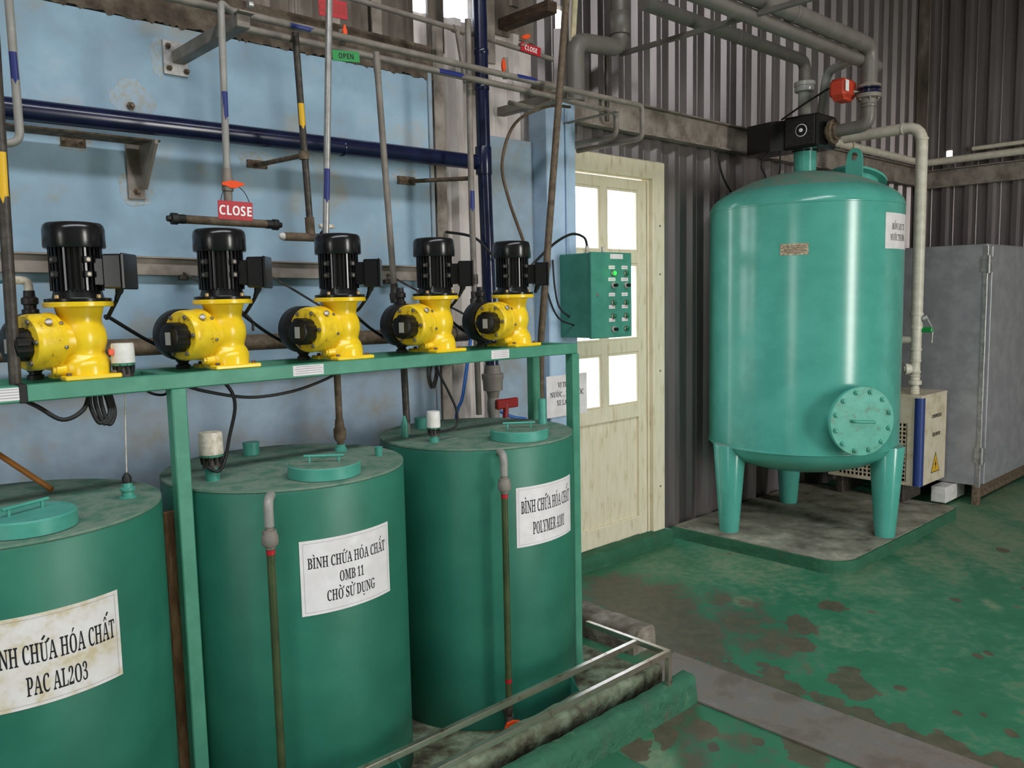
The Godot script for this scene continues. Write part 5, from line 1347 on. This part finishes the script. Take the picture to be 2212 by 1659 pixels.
	for y in [[1.44, 1.50, 0.02], [1.50, 1.53, 0.016], [1.56, 1.60, 0.016], [1.36, 1.44, 0.018]]: collar(p, V(2.255, y[0], -2.65), V(2.2545, y[1], -2.65), y[2], M.dark_pipe)
	tape(p, V(2.251, 1.94, -2.65), V(2.2505, 1.87, -2.65), 0.0125, M.blue_tape)
	p = pipe("slanting_pipe", "brown pipe slanting down to the green beam beside control box", M.rust_pipe, [V(2.645, 2.9, -2.45), V(2.44, 1.32, -2.45), V(2.432, 1.03, -2.45)], 0.0145, 0.03, "uprights between wall and stand")
	p = pipe("vessel_feed", "rusty feed pipe with union dropping onto the OMB 11 vessel", M.rust_pipe, [V(1.435, 1.30, -2.40), V(1.438, 1.05, -2.402)], 0.0115, 0.03)
	part(p, "union", geo(p).turned(V(1.438, 1.02, -2.402), V(1.437, 1.11, -2.402), [[0, 0.011], [0.012, 0.011], [0.02, 0.018], [0.03, 0.021], [0.055, 0.021], [0.062, 0.016], [0.075, 0.015], [0.09, 0.013]], 18), M.rusty)
	solo("amber_stick", "amber brown stick leaning behind the PAC vessel against the wall", "stick", Geo.new().tube([V(0.582, 1.008, -2.472), V(0.234, 1.361, -2.968)], 0.008, 10), M.amber)
	solo("cream_batten", "long cream painted batten hanging down over the column head", "batten", leaning(V(3.104, 2.51, -2.885), V(3.17, 3.15, -2.885), 0.03, 0.014), M.batten)
	solo("timber_beam", "short dark timber beam end sticking out of the sheet wall", "beam", box(V(2.80, 2.80, -2.87), V(0.06, 0.05, 0.34), 0.003), M.wood)
	p = thing("cream_tap", "small cream tap handle behind the dull black motor", "tap", V(1.50, 1.725, -2.55))
	part(p, "stem", geo(p).tube([V(1.50, 1.72, -2.59), V(1.505, 1.75, -2.55)], 0.008, 10), M.dark_pipe)
	part(p, "handle", geo(p).box(V(1.505, 1.757, -2.545), V(0.055, 0.014, 0.018), 0.003), M.old_white)
	solo("conduit", "thin pale conduit running down the blue column to the control box", "conduit", Geo.new().tube([V(3.06, 2.44, -2.872), V(3.06, 1.70, -2.872)], 0.007, 10), M.blue_column)

func leaning(a: Vector3, b: Vector3, w: float, d: float) -> Geo:
	var g := Geo.new()
	var y := (b - a).normalized()
	var x := y.cross(Vector3.BACK).normalized()
	g.xf = Transform3D(Basis(x, y, x.cross(y)), (a + b) * 0.5)
	return g.box(Vector3.ZERO, V(w, a.distance_to(b), d), 0.001)

# ---- pipe rack above the pumps
func build_rack() -> void:
	var p := pipe("rack_pipe", "dusty grey rack pipe, front one of the overhead pair, with blue tape", M.dusty_pipe, [V(-0.5, 2.405, -2.55), V(1.2, 2.405, -2.55), V(2.64, 2.398, -2.55), V(3.25, 2.40, -2.55), V(3.25, 2.25, -2.55), V(3.26, 2.25, -2.98)], 0.0125, 0.03, "overhead rack pipes")
	for q in [[0.92, 1.0], [1.4, 1.47], [2.42, 2.52]]: tape(p, V(q[0], 2.402, -2.55), V(q[1], 2.402, -2.55), 0.0125, M.blue_tape)
	p = pipe("rack_pipe", "dusty grey rack pipe, rear one of the overhead pair over pumps", M.dusty_pipe, [V(1.2, 2.386, -2.62), V(2.64, 2.378, -2.62), V(3.14, 2.366, -2.62), V(3.14, 2.26, -2.62), V(3.15, 2.26, -2.98)], 0.0125, 0.03, "overhead rack pipes")
	tape(p, V(2.07, 2.381, -2.62), V(2.18, 2.381, -2.62), 0.0125, M.blue_tape)
	p = pipe("rack_pipe", "thin dusty pipe running higher than the rack past the navy upright", M.dusty_pipe, [V(1.6, 2.67, -2.85), V(2.42, 2.648, -2.85), V(2.95, 2.628, -2.85)], 0.011, 0.03, "overhead rack pipes")
	part(p, "drop", geo(p).tube([V(2.36, 2.66, -2.85), V(2.36, 2.42, -2.80)], 0.011, 12), M.dusty_pipe)
	part(p, "drop_tee", geo(p).turned(V(2.34, 2.65, -2.85), V(2.40, 2.649, -2.85), [[0, 0.016], [0.06, 0.016]], 14), M.dusty_pipe)
	p = pipe("rack_stub", "short grey stub pipe joining the rack from below near column", M.dusty_pipe, [V(2.52, 2.34, -2.7), V(2.66, 2.335, -2.7), V(2.70, 2.36, -2.62)], 0.0105, 0.03)
	p = thing("pipe_bracket", "long brown angle bracket from the wall carrying the rack's far end", "bracket", V(2.75, 2.40, -3.0), "wall pipe brackets")
	part(p, "arm", geo(p).box(V(2.75, 2.39, -2.80), V(0.006, 0.038, 0.46), 0.001), M.dusty_pipe)
	part(p, "ledge", geo(p).box(V(2.77, 2.372, -2.80), V(0.04, 0.005, 0.46), 0.001), M.dusty_pipe)
	p = thing("pipe_bracket", "small angle bracket under the rack end loops above the door", "bracket", V(3.2, 2.33, -3.0), "wall pipe brackets")
	part(p, "arm", geo(p).box(V(3.06, 2.348, -2.72), V(0.03, 0.005, 0.36), 0.001), M.dusty_pipe)
	# taps with orange levers and their plates
	p = thing("rack_tap", "small tap with orange lever on the rack over silver tube", "tap", V(1.62, 2.40, -2.58), "rack taps with orange levers")
	part(p, "body", geo(p).turned(V(1.62, 2.39, -2.585), V(1.62, 2.44, -2.585), [[0, 0.012], [0.03, 0.014], [0.05, 0.01]], 12), M.dusty_pipe)
	lever(p, V(1.615, 2.425, -2.555), Basis(Vector3.BACK, PI / 2), M.orange, 0.55)
	hanging_sign("green plate sign reading OPEN hanging under the overhead rack", V(1.61, 2.34, -2.545), 0.1, 0.036, -0.15, 0.06, "OPEN", M.green_sign, M.ink)
	hanging_sign("red plate sign with dark lettering high above the silver tube", V(1.60, 2.51, -2.60), 0.108, 0.06, -0.1, 0.03, "CLOSE", M.red_sign, M.red_paint)
	p = thing("rack_tap", "small tap with orange lever on the thin upper pipe", "tap", V(2.75, 2.64, -2.84), "rack taps with orange levers")
	part(p, "body", geo(p).turned(V(2.73, 2.65, -2.845), V(2.78, 2.665, -2.845), [[0, 0.012], [0.03, 0.015], [0.05, 0.011]], 12), M.dusty_pipe)
	lever(p, V(2.755, 2.69, -2.83), Basis(Vector3.BACK, 0.35), M.orange, 0.7)
	hanging_sign("red plate sign reading CLOSE tilted below the thin upper pipe", V(2.785, 2.64, -2.83), 0.118, 0.042, -0.1, -0.1, "CLOSE", M.red_sign, M.white_ink)
	p = thing("rack_tap", "upright orange tap lever beside the navy upright over the rack", "tap", V(2.615, 2.5, -2.83), "rack taps with orange levers")
	part(p, "body", geo(p).turned(V(2.64, 2.49, -2.85), V(2.64, 2.58, -2.85), [[0, 0.014], [0.04, 0.017], [0.06, 0.014], [0.09, 0.013]], 12), M.dusty_pipe)
	lever(p, V(2.616, 2.54, -2.835), Basis(Vector3.BACK, PI / 2), M.orange, 0.75)

# ---- cables and hoses
func cable(label: String, pts: Array, r: float, mat: Material, called := "cable", category := "cable", group := "cables of the dosing pumps") -> void:
	solo(called, label, category, Geo.new().tube(curved(pts), r, 8), mat, group)
func build_cables() -> void:
	cable("black cable looping below the beam under the end pump", [V(0.47, 1.29, -2.3), V(0.51, 1.262, -2.24), V(0.558, 1.226, -2.22), V(0.606, 1.245, -2.22), V(0.635, 1.285, -2.26)], 0.0055, M.rubber)
	for k in 3:
		cable("coiled black cable loop tied below the beam beside the end pump", [V(0.632 + k * 0.012, 1.29, -2.25), V(0.628 + k * 0.013, 1.25, -2.235), V(0.645 + k * 0.011, 1.207 - k * 0.003, -2.23), V(0.672 + k * 0.006, 1.23, -2.235), V(0.668 + k * 0.006, 1.29, -2.26)], 0.0055, M.rubber)
	cable("thin dark cable loop hanging below beam near the middle leg", [V(0.76, 1.29, -2.28), V(0.79, 1.265, -2.26), V(0.825, 1.262, -2.26), V(0.835, 1.29, -2.28)], 0.0035, M.rubber)
	cable("long black cable sagging below the beam across the OMB 11 vessel", [V(0.86, 1.288, -2.25), V(0.92, 1.262, -2.24), V(1.05, 1.232, -2.24), V(1.18, 1.236, -2.24), V(1.29, 1.258, -2.25), V(1.39, 1.285, -2.28)], 0.0045, M.rubber)
	cable("black cable dropping to the stained white level switch", [V(0.975, 1.29, -2.25), V(1.0, 1.25, -2.24), V(1.01, 1.2, -2.25), V(0.998, 1.12, -2.27), V(0.985, 1.06, -2.275), V(0.955, 1.03, -2.255), V(0.926, 1.045, -2.262)], 0.005, M.rubber)
	cable("black cable dropping to the clean white level switch", [V(1.77, 1.29, -2.3), V(1.785, 1.24, -2.3), V(1.825, 1.17, -2.3), V(1.858, 1.1, -2.3), V(1.852, 1.045, -2.3), V(1.775, 1.035, -2.3)], 0.0045, M.rubber)
	for k in 2: cable("coiled black cable loop hung under the beam over POLYMER vessel", [V(1.76 + k * 0.02, 1.29, -2.33), V(1.75 + k * 0.01, 1.23, -2.32), V(1.765 + k * 0.01, 1.19, -2.32), V(1.785 + k * 0.008, 1.24, -2.32), V(1.79 + k * 0.01, 1.29, -2.33)], 0.004, M.rubber)
	var xs := [0.636, 1.014, 1.397, 1.777]
	var words := ["end pump", "pump under the CLOSE sign", "pump with dull motor", "pump with glossy motor"]
	for i in 4:
		var x: float = xs[i]
		cable("black motor cable drooping behind the %s" % words[i], [V(x + 0.08, 1.515, -2.262), V(x + 0.07, 1.47, -2.31), V(x + 0.10, 1.47, -2.40), V(x + 0.2, 1.41, -2.45), V(x + 0.27, 1.37, -2.46)], 0.0052, M.rubber)
	for q in [[1.16, "pump under the CLOSE sign"], [1.47, "pump with dull motor"], [2.02, "pump with glossy motor"]]:
		var x: float = q[0]
		cable("grey cable hanging from the wall channel towards the %s" % q[1], [V(x, 1.61, -2.94), V(x + 0.04, 1.56, -2.85), V(x + 0.06, 1.5, -2.7), V(x + 0.03, 1.45, -2.5), V(x - 0.03, 1.42, -2.36)], 0.0045, M.dark_pipe)
	cable("brown cable arching from the rack down to the motor by the column", [V(2.99, 2.40, -2.78), V(2.80, 2.37, -2.75), V(2.60, 2.27, -2.75), V(2.508, 2.09, -2.74), V(2.525, 1.93, -2.72), V(2.36, 1.70, -2.45), V(2.2, 1.70, -2.33)], 0.007, M.rust_pipe)
	cable("dark cable crossing the pale sheet behind the uprights", [V(2.36, 1.80, -2.96), V(2.39, 1.765, -2.8), V(2.437, 1.68, -2.72), V(2.576, 1.672, -2.72)], 0.006, M.rubber)
	cable("dark cable arching into the top of the control box", [V(2.40, 1.60, -2.5), V(2.70, 1.70, -2.68), V(2.86, 1.765, -2.74), V(2.98, 1.80, -2.76), V(3.06, 1.785, -2.76), V(3.08, 1.745, -2.76)], 0.0065, M.rubber)
	cable("thin black cable looping into the side of the control box", [V(2.87, 1.65, -2.86), V(2.86, 1.52, -2.82), V(2.91, 1.40, -2.80), V(3.01, 1.36, -2.79)], 0.0045, M.rubber)
	cable("thin black cable hugging the control box back edge", [V(2.95, 1.68, -2.87), V(2.93, 1.55, -2.84), V(2.95, 1.45, -2.83), V(3.01, 1.40, -2.82)], 0.0045, M.rubber)
	cable("teal air hose leaving the end pump's cream elbow", [V(0.502, 1.570, -2.38), V(0.44, 1.55, -2.36), V(0.38, 1.51, -2.34), V(0.2, 1.46, -2.34)], 0.004, M.teal_hose, "teal_hose", "hose", "")
	cable("blue hose running diagonally behind the POLYMER vessel", [V(2.40, 1.345, -2.85), V(2.30, 1.08, -2.80), V(2.25, 0.9, -2.80), V(2.24, 0.0, -2.82)], 0.0075, M.blue_hose, "blue_hose", "hose", "blue hoses")
	cable("blue hose hanging straight behind the navy foot valve", [V(2.545, 1.3, -2.86), V(2.53, 1.1, -2.86), V(2.535, 1.0, -2.85), V(2.60, 0.95, -2.82), V(2.68, 0.93, -2.80)], 0.0075, M.blue_hose, "blue_hose", "hose", "blue hoses")
	cable("thin black cables tucked under the black valve head", [V(4.66, 2.345, -2.70), V(4.62, 2.27, -2.72), V(4.60, 2.20, -2.68), V(4.55, 2.17, -2.66)], 0.005, M.rubber, "cable", "cable", "cables of the filter")
	cable("thin black cable curling from the black valve head to the dome", [V(4.66, 2.345, -2.62), V(4.63, 2.25, -2.60), V(4.58, 2.17, -2.58)], 0.005, M.rubber, "cable", "cable", "cables of the filter")
	cable("thin black cable from the valve head up to the orange actuator", [V(4.64, 2.52, -2.60), V(4.62, 2.58, -2.45), V(4.62, 2.64, -2.30)], 0.006, M.rubber, "cable", "cable", "cables of the filter")
	cable("thin cable sagging from the girt towards the filter dome", [V(4.52, 2.39, -2.96), V(4.55, 2.24, -2.95), V(4.68, 2.12, -2.95), V(4.85, 2.06, -2.95)], 0.006, M.rubber, "cable", "cable", "cables of the filter")
	# bead chain of the level float
	var t := thing("float_chain", "thin pale cord hanging from the beam into the PAC vessel nozzle", "cord", V(0.713, 1.04, -2.25))
	part(t, "cord", geo(t).tube([V(0.716, 1.28, -2.25), V(0.707, 1.065, -2.25)], 0.0016, 6), M.old_white)
	part(t, "float_knob", geo(t).lathe(V(0.706, 1.036, -2.249), [Vector2(0, 0), Vector2(0.012, 0.003), Vector2(0.012, 0.018), Vector2(0.004, 0.03), Vector2(0, 0.031)], 14), M.rubber)
